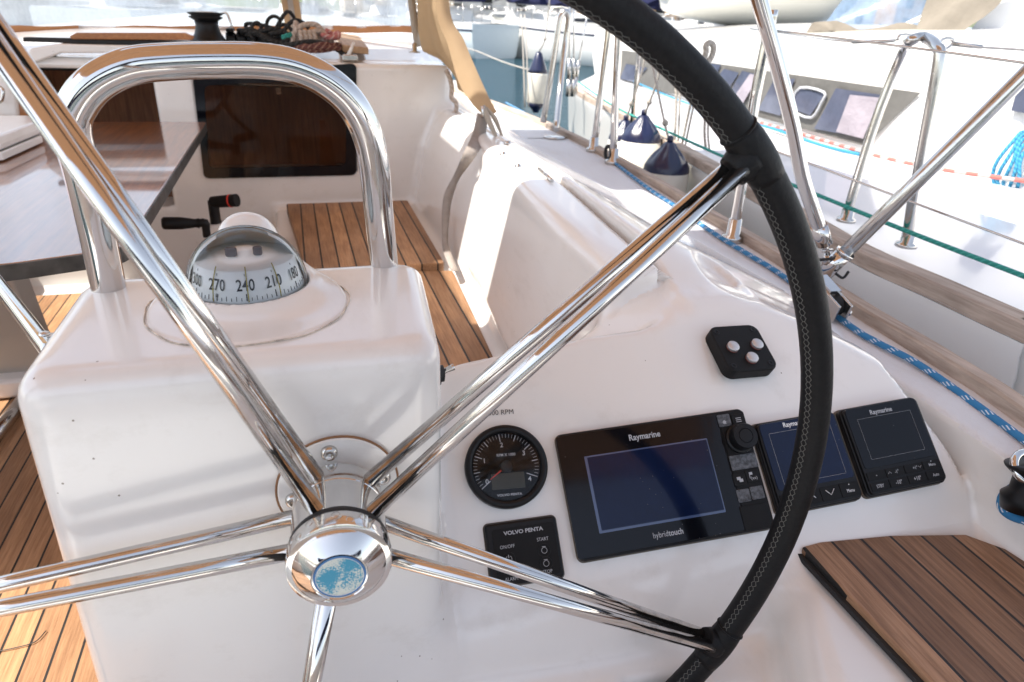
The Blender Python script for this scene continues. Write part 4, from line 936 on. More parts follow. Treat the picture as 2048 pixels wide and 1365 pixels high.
mb.tube([aty(*p, Yb) for p in ((512, 90), (503, 72), (502, 58), (508, 48), (516, 46), (522, 55), (526, 78), (540, 95))], .006, n=10, res=6)
mb.tube([aty(*p, Yb) for p in ((536, 85), (533, 62), (535, 42), (546, 33), (558, 38), (560, 52), (552, 62), (566, 82))], .006, n=10, res=6)
mb.tube([aty(*p, Yb-.04) for p in ((520, 70), (540, 80), (556, 86), (575, 82), (580, 72), (566, 66))], .0075, n=10, res=6)
mb.tube([aty(*p, Yb-.02) for p in ((540, 68), (566, 62), (578, 48), (592, 41), (606, 46), (618, 58))], .007, n=10, res=6)
mb.tube([aty(*p, Yb-.16) for p in ((560, 94), (590, 88), (620, 84), (650, 88), (675, 100), (690, 112))], .008, n=10, res=6)
tag(mb.build('rope_loops', rope_black), 'black rope standing up in loops above the tangled heap', 'rope')
messy('rope_coil', aty(625, 96, 2.66), 5, .072, .0085, rope_tan, 'faded tan and pink rope coil beside the black rope', 7, .7)
mb = MB(); mb.tube([aty(*p, 2.62) for p in ((585, 88), (590, 64), (606, 51), (628, 49), (642, 58), (648, 76), (640, 92))], .0085, n=10, res=6)
for k in range(4): mb.tube([aty(600+9*k, 62, 2.61), aty(604+9*k, 78, 2.60), aty(602+9*k, 88, 2.60)], .008, n=8, res=3)
tag(mb.build('rope_coil', rope_tan), 'thick beige rope loop arching over the faded coil', 'rope')
messy('rope_end', aty(576, 80, 2.62), 2, .018, .005, rope_green, 'small turquoise rope end caught between the coils', 5, .8)
messy('rope_coil', aty(662, 82, 2.62), 2, .028, .009, rope_mat('pink_rope', (.45, .16, .15), (.62, .42, .38), 50, 2), 'small pink faded rope bundle next to the wooden board', 9, .7)
messy('rope_heap', aty(640, 108, 2.56), 4, .075, .008, rope_mat('dark_red_rope', (.10, .03, .025), (.25, .14, .10), 50, 2), 'dark reddish rope heap lying in front of the tan coil', 12, .4)
bo = [aty(672, 64, 2.95), aty(718, 72, 2.95), aty(737, 96, 2.55), aty(684, 90, 2.55)]
mb = MB(); mb.prism([p for p in bo], (0, 0, -.022)); tag(mb.build('wooden_board', board, bevel=.003), 'short pale wooden board lying on the cabin roof behind the ropes', 'board')
cl = aty(700, 118, 2.5); ce = empty('jam_cleat', cl, 'small grey cleat with upright lever at the corner of the roof', 'cleat')
mb = MB(); mb.box(cl+V(0, 0, .004), (.05, .04, .02)); mb.build('cleat_base', steel2, ce, bevel=.004)
mb = MB(); mb.tube([aty(697, 112, 2.49), aty(708, 84, 2.49)], [.008, .003], n=8); mb.build('lever', gel, ce)

# ------------------------------------------------------------------ sprayhood
sh = empty('sprayhood', (.0, 2.9, -.1), 'tan canvas sprayhood with clear plastic front windows', 'sprayhood')
def fro(px, py):   # leaning front of the hood: plane through the roof line, leaning aft towards the top
    return atp(px, py, (0, 3.0, -.08), (0, -.90, -.30))
def pane(pts): return [fro(*p) for p in pts]
mb = MB()
for xs_ in (((-260, 70), (560, 66), (560, -520), (-260, -520)), ((604, 62), (826, 52), (826, -520), (604, -520))):
    q_ = [fro(*p) for p in xs_]; rows = []
    for i in range(13):
        t = i/12; rows.append([q_[0].lerp(q_[1], s_/16).lerp(q_[3].lerp(q_[2], s_/16), t)+V(0, .012*math.sin(s_*1.3+t*5), 0) for s_ in range(17)])
    mb.grid(rows)
mb.build('clear_window', vinyl, sh)
mb = MB(); 
mb.grid([[fro(px, py)+V(0, -.006, .002*math.sin(px*.05)) for px in np.linspace(-260, 830, 30)] for py in (66, 58, 52)])
mb.build('window_hem', trimwood if False else fabric('brown_hem', (.36, .17, .08), .2, bmpd=.004), sh)
mb = MB(); ppost = [fro(566, 70), fro(608, 66), fro(560, -520), fro(500, -520)]; mb.prism([p+V(0, -.008, 0) for p in (fro(572, 64), fro(607, 62), fro(520, -520), fro(480, -520))], (0, -.004, 0)); mb.build('centre_post', canvas, sh, label='tan canvas strip between the two clear windows')
mb = MB(); mb.prism([p+V(0, -.014, 0) for p in (fro(584, 64), fro(595, 63), fro(506, -520), fro(494, -520))], (0, -.003, 0)); mb.build('zip', strap_m, sh)
# right-hand post
mb = MB(); mb.tube([aty(836, 92, 2.62), aty(828, 40, 2.60), aty(820, -40, 2.58), aty(808, -300, 2.5)], .013, n=14, res=3); mb.build('post', beigecanvas, sh)
mb = MB(); mb.lathe([(.02, 0), (.02, .004), (.009, .006), (.009, .03), (.0001, .034)], aty(829, 106, 2.56), None, 16); mb.build('post_foot', steel2, sh)
# side panel: hangs from the hoop down to the coaming
sp_ = []
edgeA = [(826, -300, 2.62), (832, 60, 2.60), (846, 102, 2.58), (880, 118, 2.50), (905, 150, 2.42), (915, 175, 2.36)]
edgeB = [(875, -300, 2.20), (880, 0, 2.16), (905, 80, 2.12), (935, 150, 2.06), (958, 195, 2.02), (985, 232, 1.98)]
rows = []
for i in range(25):
    t = i/24*5; k = min(4, int(t)); f = t-k
    A = aty(*edgeA[k]).lerp(aty(*edgeA[k+1]), f); B = aty(*edgeB[k]).lerp(aty(*edgeB[k+1]), f)
    rows.append([A.lerp(B, s_/12)+V(.006*math.sin(s_*1.1+i*.4), .0, 0) for s_ in range(13)])
mb = MB(); mb.grid(rows); mb.build('side_panel', canvas, sh)
# folded aft edge
hemA = [aty(870, -300, 2.18), aty(868, 0, 2.14), aty(893, 90, 2.10), aty(915, 165, 2.05), aty(940, 205, 2.0), aty(966, 232, 1.96)]
hemB = [aty(905, -300, 2.20), aty(895, 0, 2.15), aty(925, 80, 2.11), aty(950, 140, 2.05), aty(975, 195, 2.0), aty(990, 222, 1.95)]
hA = catmull(hemA, 6); hB = catmull(hemB, 6); mb = MB()
mb.grid([[a.lerp(b, s_/4)+V(0, -.02-.012*math.sin(s_/4*PI), 0) for s_ in range(5)] for a, b in zip(hA, hB)]); mb.build('aft_hem', canvas, sh)
mb = MB(); mb.tube([aty(968, 212, 1.93), aty(975, 235, 1.90), aty(985, 258, 1.87), aty(1000, 288, 1.85)], [.004, .009, .007, .003], n=8, res=4); mb.tube([aty(972, 215, 1.93), aty(990, 238, 1.90), aty(1000, 262, 1.88), aty(1008, 284, 1.85)], [.003, .007, .004, .003], n=8, res=4); mb.build('loose_straps', beigecanvas, sh)
mb = MB(); mb.tube([aty(965, 212, 1.92), aty(966, 222, 1.92), aty(966, 236, 1.91)], .005, n=8); mb.build('buckle', steel2, sh)
# canvas roof of the hood
mb = MB(); rows = []
for i in range(9):
    t = i/8; y = 2.42+.34*t
    rows.append([V(x, y, .50-.14*t-0.30*max(0, abs(x+.38)-.65)**2*2.2) for x in np.linspace(-1.5, .62, 16)])
mb.grid(rows); mb.build('roof', canvas, sh)
# rope tail and hook hanging on the bulkhead edge
mb = MB(); mb.tube([aty(*p, 2.35) for p in ((892, 140), (900, 158), (904, 178), (903, 196), (912, 206), (912, 222), (902, 232))], .0075, n=8, res=4); tag(mb.build('rope_tail', rope_tan), 'short beige rope tail hanging at the edge of the bulkhead', 'rope')

# ------------------------------------------------------------------ hanging strap on the coaming
st = [((950, 228), (976, 236)), ((944, 270), (968, 282)), ((930, 300), (952, 312)), ((908, 350), (920, 356)), ((890, 385), (906, 392)), ((884, 420), (900, 424)), ((884, 470), (896, 474)), ((886, 502), (900, 500)), ((900, 540), (918, 545))]
A = [onwall(*a) for a, b in st]; B = [onwall(*b) for a, b in st]
A[0] = aty(955, 226, 1.93); B[0] = aty(976, 234, 1.93); A[1] = aty(944, 270, 1.90); B[1] = aty(968, 282, 1.90)
for i_ in range(2, len(A)):
    yk = min(A[i_].y, B[i_].y)-.012; A[i_] = aty(*st[i_][0], yk); B[i_] = aty(*st[i_][1], yk-.004)
A = catmull(A, 5); B = catmull(B, 5); mb = MB(); mb.grid([[a, a.lerp(b, .5)+V(0, -.002, 0), b] for a, b in zip(A, B)])
so_ = mb.build('webbing_strap', strap_m); md = so_.modifiers.new('t', 'SOLIDIFY'); md.thickness = .002
tag(so_, 'grey webbing strap hanging from the hood down the white coaming', 'strap')
# deck fittings
def stud(px, py, r=.009, label='', cat='fitting'):
    p = onwall(px, py, .0005); e_ = empty('snap_stud', p, label, cat); mb = MB(); mb.lathe([(r, -.002), (r, .002), (r*.6, .006), (.0001, .007)], p, None, 14); mb.build('stud', steel2, e_)
stud(1006, 309, .008, 'small snap stud on the coaming below the hood straps'); stud(1015, 287, .010, 'snap stud holding the loose hood straps on the coaming'); stud(1036, 334, .008, 'tiny bright stud on the locker lid corner')
mb = MB(); a_, b_ = onwall(1078, 338, .004), onwall(1104, 362, .004); mb.tube([a_, b_], .004, n=8); tag(mb.build('locker_hinge', steel2), 'narrow steel hinge at the front of the long locker seam', 'hinge')
# dotted vent pad on the lid
mb = MB()
pa, pb, pc_, pd = [onwall(*q, .0008) for q in ((1290, 553), (1310, 537), (1346, 558), (1326, 560))]
for i in range(9):
    for j in range(9):
        p = pa.lerp(pb, i/8).lerp(pd.lerp(pc_, i/8), j/8); mb.box(p, (.0016, .0016, .0012))
tag(mb.build('grip_dots', gel), 'small patch of raised grip dots on the locker lid end', 'grip pad')

# ------------------------------------------------------------------ table
zt = -.33; tb = empty('cockpit_table', (-.6, 1.6, ZF), 'varnished wooden cockpit table with worn dark edge', 'table')
tp_ = ccw(round_poly([V(-1.02, 1.00, zt), atz(0, 530, zt)+V(-.0, 0, 0), atz(246, 496, zt), atz(413, 244, zt), V(-1.02, atz(413, 244, zt).y, zt)], .03, 5))
mb = MB(); mb.prism([p-V(0, 0, .020) for p in tp_], (0, 0, .020)); mb.build('table_top', varnish, tb, bevel=.002)
edge = plain('worn_dark_edge', (.045, .043, .040), .5, nz=40, var=.6)
cen_ = sum(tp_, V(0, 0, 0))/len(tp_); o_ = [p+(p-cen_).normalized()*.004 for p in tp_]; i_ = [p+(p-cen_).normalized()*-.006 for p in tp_]
mb = MB(); ringquad(mb, [p-V(0, 0, .0235) for p in o_], [p-V(0, 0, .0235) for p in i_], (0, 0, .0225)); mb.build('edge_band', edge, tb)
tl = [aty(-20, 560, 1.55), aty(40, 560, 1.55)]
mb = MB(); xl_, xr_ = aty(-10, 640, 1.75).x, aty(62, 640, 1.75).x
mb.prism([V(xl_-.1, 1.70, ZF+.012), V(xr_+.03, 1.70, ZF+.012), V(xr_-.02, 1.72, zt-.02), V(xl_-.05, 1.72, zt-.02)], (0, .09, 0)); mb.build('pedestal_leg', gelcoat('beige_paint', (.42, .38, .33), .4, dirt=False), tb, bevel=.01)
mb = MB(); mb.box((-.74, 1.74, ZF+.04), (.34, .16, .05)); mb.build('foot', gel, tb, bevel=.012)
# white box on the table
b4 = [atz(-70, 300, -.295), atz(0, 291, -.295), atz(80, 259, -.295), atz(72, 243, -.295), atz(-70, 243, -.295)]
mb = MB(); mb.prism([V(p.x, p.y, zt+.002) for p in ccw(b4)], (0, 0, .022)); mb.prism([V(p.x, p.y, zt+.024) for p in ccw(b4)], (0, 0, .024))
mb = MB(); bb = ccw([V(p.x, p.y, 0) for p in b4]); bx = empty('storage_lid', V(-.8, 1.9, zt), 'white rounded lid lying at the left edge of the table', 'lid')
mb.prism([V(p.x, p.y, zt+.003) for p in bb], (0, 0, .018)); mb.build('lid_base', gel, bx, bevel=.004)
cb_ = sum(bb, V(0, 0, 0))/len(bb); mb = MB(); n_ = len(bb); lo_ = [V(p.x, p.y, zt+.024) for p in bb]; mi_ = [V(p.x, p.y, zt+.036) for p in bb]; hi_ = [V(p.x+(cb_.x-p.x)*.10, p.y+(cb_.y-p.y)*.10, zt+.052) for p in bb]
mb.add(lo_+mi_+hi_, [(i, (i+1) % n_, n_+(i+1) % n_, n_+i) for i in range(n_)]+[(n_+i, n_+(i+1) % n_, 2*n_+(i+1) % n_, 2*n_+i) for i in range(n_)]+[tuple(range(2*n_, 3*n_)), tuple(range(n_-1, -1, -1))], smooth=False); mb.build('lid_top', gel, bx, bevel=.006)

# steel strut from the left to the pedestal
a_ = atp(87, 688, (-.20, .60, 0), (1, 0, 0)); a_ = aty(97, 700, .66); b_ = aty(-40, 520, 1.0)
sb = empty('side_brace', a_, 'polished steel brace running from the table side down to the pedestal', 'brace')
mb = MB(); mb.tube([a_+(a_-b_).normalized()*.05, a_, b_, b_+(b_-a_)*.35], .0078, n=22); mb.build('brace_tube', steel, sb)
mb = MB(); mb.box(a_+V(.004, .012, .004), (.012, .012, .012)); mb.lathe([(.005, 0), (.005, .003), (.0001, .004)], a_+V(-.002, .006, .012), None, 10); mb.build('bracket', steel2, sb, bevel=.002)
mb = MB(); f0_ = atz(-40, 905, ZF+.025); f1_ = atz(52, 795, ZF+.025); mb.tube([f0_, f1_], .016, n=16); tag(mb.build('foot_bar', steel2), 'dull steel foot bar lying along the teak sole at the far left', 'bar')
mb = MB(); mb.tube([atz(*p, ZF+.016) for p in ((-40, 1310), (30, 1296), (70, 1284), (92, 1262))], .0008, n=6, res=6); tag(mb.build('thin_cord', edge), 'thin grey cord curling on the sunlit teak sole', 'cord')

# ------------------------------------------------------------------ winch handles in their pocket
hy = 1.95
wh = empty('winch_handle', aty(432, 470, hy), 'upright black winch handle with red ring on its grip', 'winch handle')
mb = MB(); q_ = [aty(432, 402, hy), aty(428, 420, hy), aty(428, 472, hy)]; mb.tube([aty(426, 402, hy), aty(431, 440, hy), aty(438, 473, hy)], [.014, .014, .020], n=12, res=3); mb.build('arm', blackp, wh)
g0 = aty(424, 405, hy); g1 = aty(474, 401, hy-.03); mb = MB(); mb.tube([g0, g0.lerp(g1, .2), g0.lerp(g1, .75), g1], [.0150, .0155, .0165, .0170], n=18, res=3); mb.build('grip', blackm, wh)
mb = MB(); p_ = g0.lerp(g1, .72); mb.tube([p_, p_+(g1-g0)*.05], .0174, n=18); mb.build('ring', redp, wh)
wh2 = empty('winch_handle', aty(400, 455, hy-.06), 'winch handle lying flat with its black grip pointing left', 'winch handle')
g0 = aty(323, 447, hy-.08); g1 = aty(398, 447, hy-.06); mb = MB(); mb.tube([g0, g0.lerp(g1, .08), g0.lerp(g1, .5), g0.lerp(g1, .9), g1], [.010, .016, .016, .011, .014], n=16, res=4); mb.build('grip', blackm, wh2)
mb = MB(); mb.tube([g1, aty(410, 446, hy-.06), aty(412, 458, hy-.06), aty(414, 474, hy-.06)], [.011, .011, .010, .010], n=12, res=3); mb.build('arm', blackp, wh2)
hp_ = empty('handle_pocket', aty(430, 470, hy), 'white pocket holding the two winch handles', 'pocket')
mb = MB(); mb.prism([aty(410, 445, hy+.02), aty(452, 440, hy+.02), aty(456, 560, hy+.02), aty(412, 560, hy+.02)], (0, -.04, 0)); mb.build('pocket_body', gel, hp_, bevel=.006)

# ------------------------------------------------------------------ toe rail, rope, stanchions, pulpit
trl = empty('toe_rail', (1.0, 1.5, ZD), 'weathered teak toe rail along the edge of the near side deck', 'toe rail')
mb = MB(); rows = []
for y in list(np.arange(-.4, 9, .12)):
    x = float(xtoe(y)); z = float(zdeck(y)); rows.append([V(x, y, z-.01), V(x+.001, y, z+.017), V(x+.004, y, z+.021), V(x+.026, y, z+.021), V(x+.030, y, z+.017), V(x+.032, y, z-.02)])
mb.grid(rows, smooth=False); mb.build('rail_board', weathered, trl)
rpn = [(2140, 950), (2048, 880), (1850, 737), (1760, 688), (1700, 652), (1560, 548), (1500, 511), (1430, 468), (1350, 412), (1290, 372), (1224, 322), (1180, 292), (1130, 268), (1060, 232), (1012, 206)]
mb = MB(); mb.tube([onwall(px, py, .007) if 1180 < px < 2060 else atz(px, py, ZD+.006) for px, py in rpn], .0049, n=12, res=8)
tag(mb.build('deck_rope', rope_blue), 'long blue flecked rope running along the near side deck', 'rope')
def stan(name, pts, yb, r, label, group=None, foot=True, mat=steel, dz=None):
    base = atz(*pts[0], ZD+.01) if dz is None else dz
    P_ = [base]+[aty(px, py, base.y+dy) for px, py, dy in pts_norm(pts[1:])]
    e = empty(name, base, label, 'stanchion', group); mb = MB(); mb.tube(P_, r, n=14, res=4 if len(P_) > 2 else None); mb.build('tube', mat, e)
    if foot: mb = MB(); mb.lathe([(r*2.1, -.01), (r*2.1, .003), (r*1.35, .005), (r*1.28, .04), (r*1.05, .041)], base, None, 16); mb.build('foot', steel2, e)
    return e
def pts_norm(ps): return [(p[0], p[1], p[2] if len(p) > 2 else 0) for p in ps]
stan('stanchion', [(1226, 322), (1232, 180), (1238, 60), (1243, -20)], 0, .0125, 'near stanchion standing beside the black eyelet on the blue rope')
stan('stanchion', [(1187, 298), (1203, 180), (1218, 62), (1222, 30)], 0, .0125, 'leaning stanchion just left of the black eyelet')
stan('stanchion', [(1465, 474), (1482, 380), (1510, 200), (1534, 80), (1545, 20)], 0, .011, 'stanchion crossing behind the wheel rim spoke joint')
e = empty('boarding_hoop', atz(1098, 250, ZD), 'tall inverted-U steel hoop at the gangway near the white fender', 'hoop')
A_ = atz(1086, 245, ZD+.04); mb = MB(); mb.tube([A_, aty(1102, 150, A_.y), aty(1116, 60, A_.y), aty(1122, 32, A_.y), aty(1131, 24, A_.y), aty(1137, 38, A_.y), aty(1130, 90, A_.y), aty(1120, 180, A_.y-.05), atz(1112, 260, ZD+.04)], .0125, n=14, res=5); mb.build('hoop_tube', steel2, e)
p_ = atz(1215, 320, ZD+.01); e = empty('eyelet', p_, 'black round eyelet leading the blue rope at the stanchion foot', 'eyelet')
mb = MB(); mb.tube([p_+V(.0, .022*math.cos(2*PI*k/20), .022+.022*math.sin(2*PI*k/20)) for k in range(20)], .006, n=8, closed=True); mb.build('ring', rubber, e)
# pushpit legs that meet at the side deck
jb = atz(1656, 540, ZD+.035); pp = empty('pushpit_tube', jb, 'slanting steel pushpit tube rising to the right from its clamp foot', 'pushpit rail')
far = aty(2080, 120, jb.y-.12); mb = MB(); mb.tube([jb, jb.lerp(far, .5), far, far+(far-jb)*.3], .0125, n=20); mb.build('tube', steel2, pp)
mb = MB(); mb.tube([jb-(far-jb)*.03, jb+(far-jb)*.10], .0150, n=18); mb.tube([jb+(far-jb)*.085, jb+(far-jb)*.10], .0175, n=18); mb.build('clamp', steel, pp)
mb = MB(); mb.tube([jb-(far-jb)*.06, jb-(far-jb)*.01], .0130, n=14); mb.tube([jb+V(-.035, 0, .02), jb+V(.03, -.02, .03)], .003, n=8); mb.tube([jb+V(.0, -.02, .0), jb+V(.015, -.024, -.008), jb+V(.024, -.024, .004)], .0025, n=8, res=4); mb.build('black_boot', rubber, pp)
b0 = aty(1648, 484, jb.y); b1 = aty(1604, 350, jb.y); arch = empty('support_tube', b0, 'curved steel bimini frame leg coming down beside the wheel rim', 'support tube')
mb = MB(); mb.tube([b0, aty(1628, 425, jb.y), b1, aty(1585, 250, jb.y), aty(1552, 120, jb.y-.0), aty(1518, 0, jb.y), aty(1490, -120, jb.y), aty(1440, -420, jb.y-.0)], .0118, n=20, res=5); mb.build('leg_tube', steel, arch)
mb = MB(); d_ = (b1-b0).normalized(); mb.tube([b0-d_*.004, b0+d_*.035], .0142, n=18); mb.build('end_sleeve', steel, arch)
mb = MB(); mb.tube([b0-d_*.002, b0-d_*.03], .0045, n=10); mb.tube([b0-d_*.02+V(-.012, 0, 0), b0-d_*.02+V(.012, 0, 0)], .003, n=8); mb.tube([b0-d_*.03, b0-d_*.03+V(.0, 0, -.018)], .007, n=10); mb.build('fork', steel, arch)
# block below the clamp
q0, q1 = atz(1640, 562, ZD+.05), atz(1690, 618, ZD+.03)
bk = empty('turning_block', q1, 'steel turning block bolted to the toe rail end under the clamp', 'block')
u_ = (q1-q0).normalized(); s_ = u_.cross(V(0, 0, 1)).normalized(); t_ = s_.cross(u_)
L_ = (q1-q0).length
for sg in (-1, 1):
    mb = MB(); mb.box(q0.lerp(q1, .5)+s_*.011*sg-V(0, 0, .012), (L_*.95, .005, .034), (u_, s_, t_)); mb.build('cheek', steel2, bk, bevel=.002)
mb = MB(); mb.lathe([(.015, -.008), (.017, -.007), (.012, 0), (.017, .007), (.015, .008)], q0.lerp(q1, .62)-V(0, 0, .012), (u_, t_, s_), 24); mb.build('sheave', rubber, bk)
mb = MB()
for f_ in (.15, .62, .92): mb.lathe([(.005, 0), (.005, .003), (.0001, .004)], q0.lerp(q1, f_)-s_*.0135-V(0, 0, .012), (u_, t_, -s_), 12)
mb.box(q0.lerp(q1, .3)+V(0, 0, .008), (L_*.6, .020, .006), (u_, s_, t_)); mb.build('pins', steel, bk)
# lifelines
def wire(name, pts, r, label, mat=steel2, cat='lifeline', tb=None):
    mb = MB(); mb.tube(pts, r, n=8, res=4 if len(pts) > 2 else None); return tag(mb.build(name, mat), label, cat)
wire('lifeline', [aty(1536, 60, 1.26), aty(1816, 95, 1.00), aty(2120, 136, .80)], .0020, 'upper wire lifeline of the near yacht crossing in front of the neighbour')
wire('lifeline', [aty(1500, 285, 1.25), aty(1612, 325, 1.15), aty(1777, 387, 1.0), aty(2120, 515, .72)], .0020, 'lower wire lifeline of the near yacht passing behind the slanting tube')
# secondary winch and rope at the right edge
wc_ = onwall(2066, 1015, .004)+V(0, 0, .012); w2 = empty('deck_winch', wc_, 'small black deck winch at the right edge with blue rope around it', 'winch')
tilt = (V(1, 0, 0), V(0, .94, -.34), V(0, .34, .94))
mb = MB(); mb.lathe([(.034, -.012), (.034, .004), (.026, .010), (.022, .026), (.030, .036), (.031, .039), (.024, .040), (.010, .038), (.0001, .038)], wc_, tilt, 40); mb.build('drum', blackp, w2)
mb = MB(); cR = onwall(2062, 938, .012); mb.tube([cR+V(.022*math.cos(2*PI*k/28), .014*math.sin(2*PI*k/28), .012*math.sin(2*PI*k/28)) for k in range(28)], .0045, n=12, closed=True); tag(mb.build('steel_ring', steel), 'polished steel ring beside the small deck winch', 'ring')
mb = MB(); mb.tube([onwall(px, py, .0056) for px, py in ((2100, 960), (2040, 970), (2010, 990), (2004, 1012), (2020, 1030), (2060, 1044), (2120, 1060))], .0056, n=12, res=6); tag(mb.build('deck_rope', rope_blue), 'blue rope with white flecks curling round the small deck winch', 'rope')
# deck pad ridge end
pz = ZD+.004
for px, py, lab in ((1110, 276, 'small oval deck filler cap on the side deck'),):
    p = atz(px, py, ZD+.002); e = empty('deck_filler', p, lab, 'deck filler'); mb = MB(); mb.lathe([(.045, 0), (.045, .004), (.03, .007), (.0001, .007)], p, None, 24); mb.build('cap', steel2, e)

# ------------------------------------------------------------------ bimini overhead
bim = empty('bimini', (-.1, .4, 1.0), 'brown canvas bimini stretched on steel hoops above the helm', 'bimini')
BX0, BX1, BY0, BY1 = -1.72, 1.02, -.62, 2.45  # canopy out of view, outline shaped for where its shade falls
xs_ = sorted(set(list(np.linspace(BX0, BX1, 20))+[-.70, .0, -.43, -.20])); ys_ = sorted(set(list(np.linspace(BY0, BY1, 18))+[1.27, 1.66, 1.93, 2.22]))
def bz(x, y): return .95+.10*math.sin((x-BX0)/(BX1-BX0)*PI)
mb = MB(); mw = MB()
for i in range(len(ys_)-1):
    for j in range(len(xs_)-1):
        x0, x1, y0, y1 = xs_[j], xs_[j+1], ys_[i], ys_[i+1]; xm, ym = (x0+x1)/2, (y0+y1)/2
        if xm < -1.42 and ym < 1.12: continue
        hole = (-.70 < xm < .0 and 1.27 < ym < 1.66) or (-.43 < xm < -.20 and 1.93 < ym < 2.22)  # added clear panels, placed to throw sun patches on the coaming
        (mw if hole else mb).add([V(a, b_, bz(a, b_)) for a, b_ in ((x0, y0), (x1, y0), (x1, y1), (x0, y1))], [(0, 1, 2, 3)], smooth=True)
mw.build('sun_gap_panel', clear_mat('sun_gap_vinyl', fog=.05), bim); mb.build('canopy', bimini_m, bim)
mb = MB()
for y in (BY0+.02, .4, 1.2, BY1-.02): mb.tube([V(BX0+(BX1-BX0)*s_/18, y, .935+.10*math.sin(s_/18*PI)) for s_ in range(19)], .011, n=10)
mb.tube([V(BX0, BY0, .93), V(-1.35, .2, ZD)], .012, n=10); mb.tube([V(BX1, BY0, .93), aty(1440, -420, jb.y)], .011, n=10)
mb.build('frame', steel, bim)

# ------------------------------------------------------------------ fenders and their lanyards
def fender(px, pyt, pyb, wpx, x, label, kind='ball', lan=None, group=None, tilt=0):
    c_ = atx(px, (pyt+pyb)/2, x); top_ = atx(px, pyt, x); sc = c_.length; depth = abs((V(c_).dot(V((CM[:, 2]*-1).tolist()))))
    r = wpx/F*depth/2; H = abs(atx(px, pyt, x).z-atx(px, pyb, x).z)
    base = V(top_.x, top_.y, top_.z-H); e = empty('fender', base, label, 'fender', group)
    if kind == 'ball':
        capp = [(.010, H), (.020, H-.004), (r*.34, H-r*.22), (r*.60, H-r*.48), (r*.84, H-r*.78), (r*.97, H-r*1.02), (r*1.0, H-r*1.24)]
        # pleated cone
        mb = MB(); n = 48; vs = []; 
        for q, (rr_, hh) in enumerate(capp):
            for k in range(n):
                a = 2*PI*k/n; am = .10*max(0, 1-abs(q-2.2)/2.4); rk = rr_*(1+am*math.cos(a*9)); vs.append(base+V(rk*math.cos(a), rk*math.sin(a), hh))
        mb.add(vs, [(i*n+k, i*n+(k+1) % n, (i+1)*n+(k+1) % n, (i+1)*n+k) for i in range(len(capp)-1) for k in range(n)], smooth=True); mb.lathe([(.012, H-.004), (.012, H+.018), (.006, H+.022), (.0001, H+.022)], base, None, 14); mb.build('cap', navyvinyl, e)
        mb = MB(); mb.lathe([(r*1.0, H-r*1.24), (r*1.0, H-r*3.6), (r*.93, H-r*4.1), (r*.4, H-r*4.8)], base, None, 40); mb.build('body', whitevinyl, e)
    else:
        mb = MB(); mb.lathe([(.012, H), (.022, H-.01), (r*.55, H-.14*H), (r*.90, H-.30*H), (r*.96, H-.36*H)], base, None, 32); mb.build('cap', navyvinyl, e)
        mb = MB(); mb.lathe([(r*.96, H-.36*H), (r, H-.39*H), (r, .14*H), (r*.95, .12*H)], base, None, 32); mb.build('body', whitevinyl, e)
        mb = MB(); mb.lathe([(r*.95, .12*H), (r*.7, .05*H), (.03, 0), (.02, -.02), (.0001, -.02)], base, None, 32); mb.build('end', navyvinyl, e)
    for ln in (lan or []):
        mb = MB(); mb.tube([top_]+[atx(a, b, x+dx) for a, b, dx in ln], .0045, n=8, res=3); mb.lathe([(.001, .02), (.011, .012), (.011, 0), (.001, -.008)], atx(ln[0][0], ln[0][1], x+ln[0][2]), None, 10); mb.build('lanyard', rope_grey, e)
    return e
fender(1340, 284, 420, 92, 1.30, 'blue-capped round fender hanging nearest, in front of the other two', lan=[[(1330, 250, 0), (1305, 130, 0), (1290, 60, .0)]], group=None)
fender(1288, 230, 368, 80, 1.38, 'blue-capped white fender hanging in the middle between the hulls', lan=[[(1298, 208, 0), (1318, 150, 0), (1330, 80, 0)]])
fender(1252, 240, 340, 62, 1.46, 'blue-capped fender half hidden behind the stanchion', lan=[[(1262, 210, 0), (1285, 140, 0), (1300, 60, 0)]])
fender(1078, 104, 222, 40, 1.62, 'long white cylinder fender with navy ends hanging near the water', 'cyl', lan=[[(1090, 80, 0), (1096, 30, 0), (1100, -10, 0)]])
for (pts, lb) in ((((1042, 30), (1046, 90), (1050, 215)), 'pale double mooring line hanging in front of the open water'), (((1352, 150), (1352, 220), (1349, 285)), 'thin grey line hanging right of the nearest fender'), (((1382, 205), (1372, 250), (1362, 300)), 'thin slanting grey line just under the wheel rim'), (((1410, 235), (1409, 270), (1412, 300)), 'short grey double line hanging from the deck rope')):
    mb = MB(); mb.tube([atx(a, b, 1.5) for a, b in pts], .0055, n=8, res=4); mb.tube([atx(a+7, b, 1.5) for a, b in pts], .0045, n=8, res=4); tag(mb.build('hanging_line', rope_grey), lb, 'rope')
mb = MB(); mb.tube([atx(900, 92, 2.4), atx(945, 100, 2.4), atx(1000, 122, 2.4), atx(1050, 138, 2.4), atx(1085, 142, 2.4)], .008, n=8, res=5); tag(mb.build('mooring_line', rope_grey), 'pale mooring line sagging across the gap over the water', 'rope')

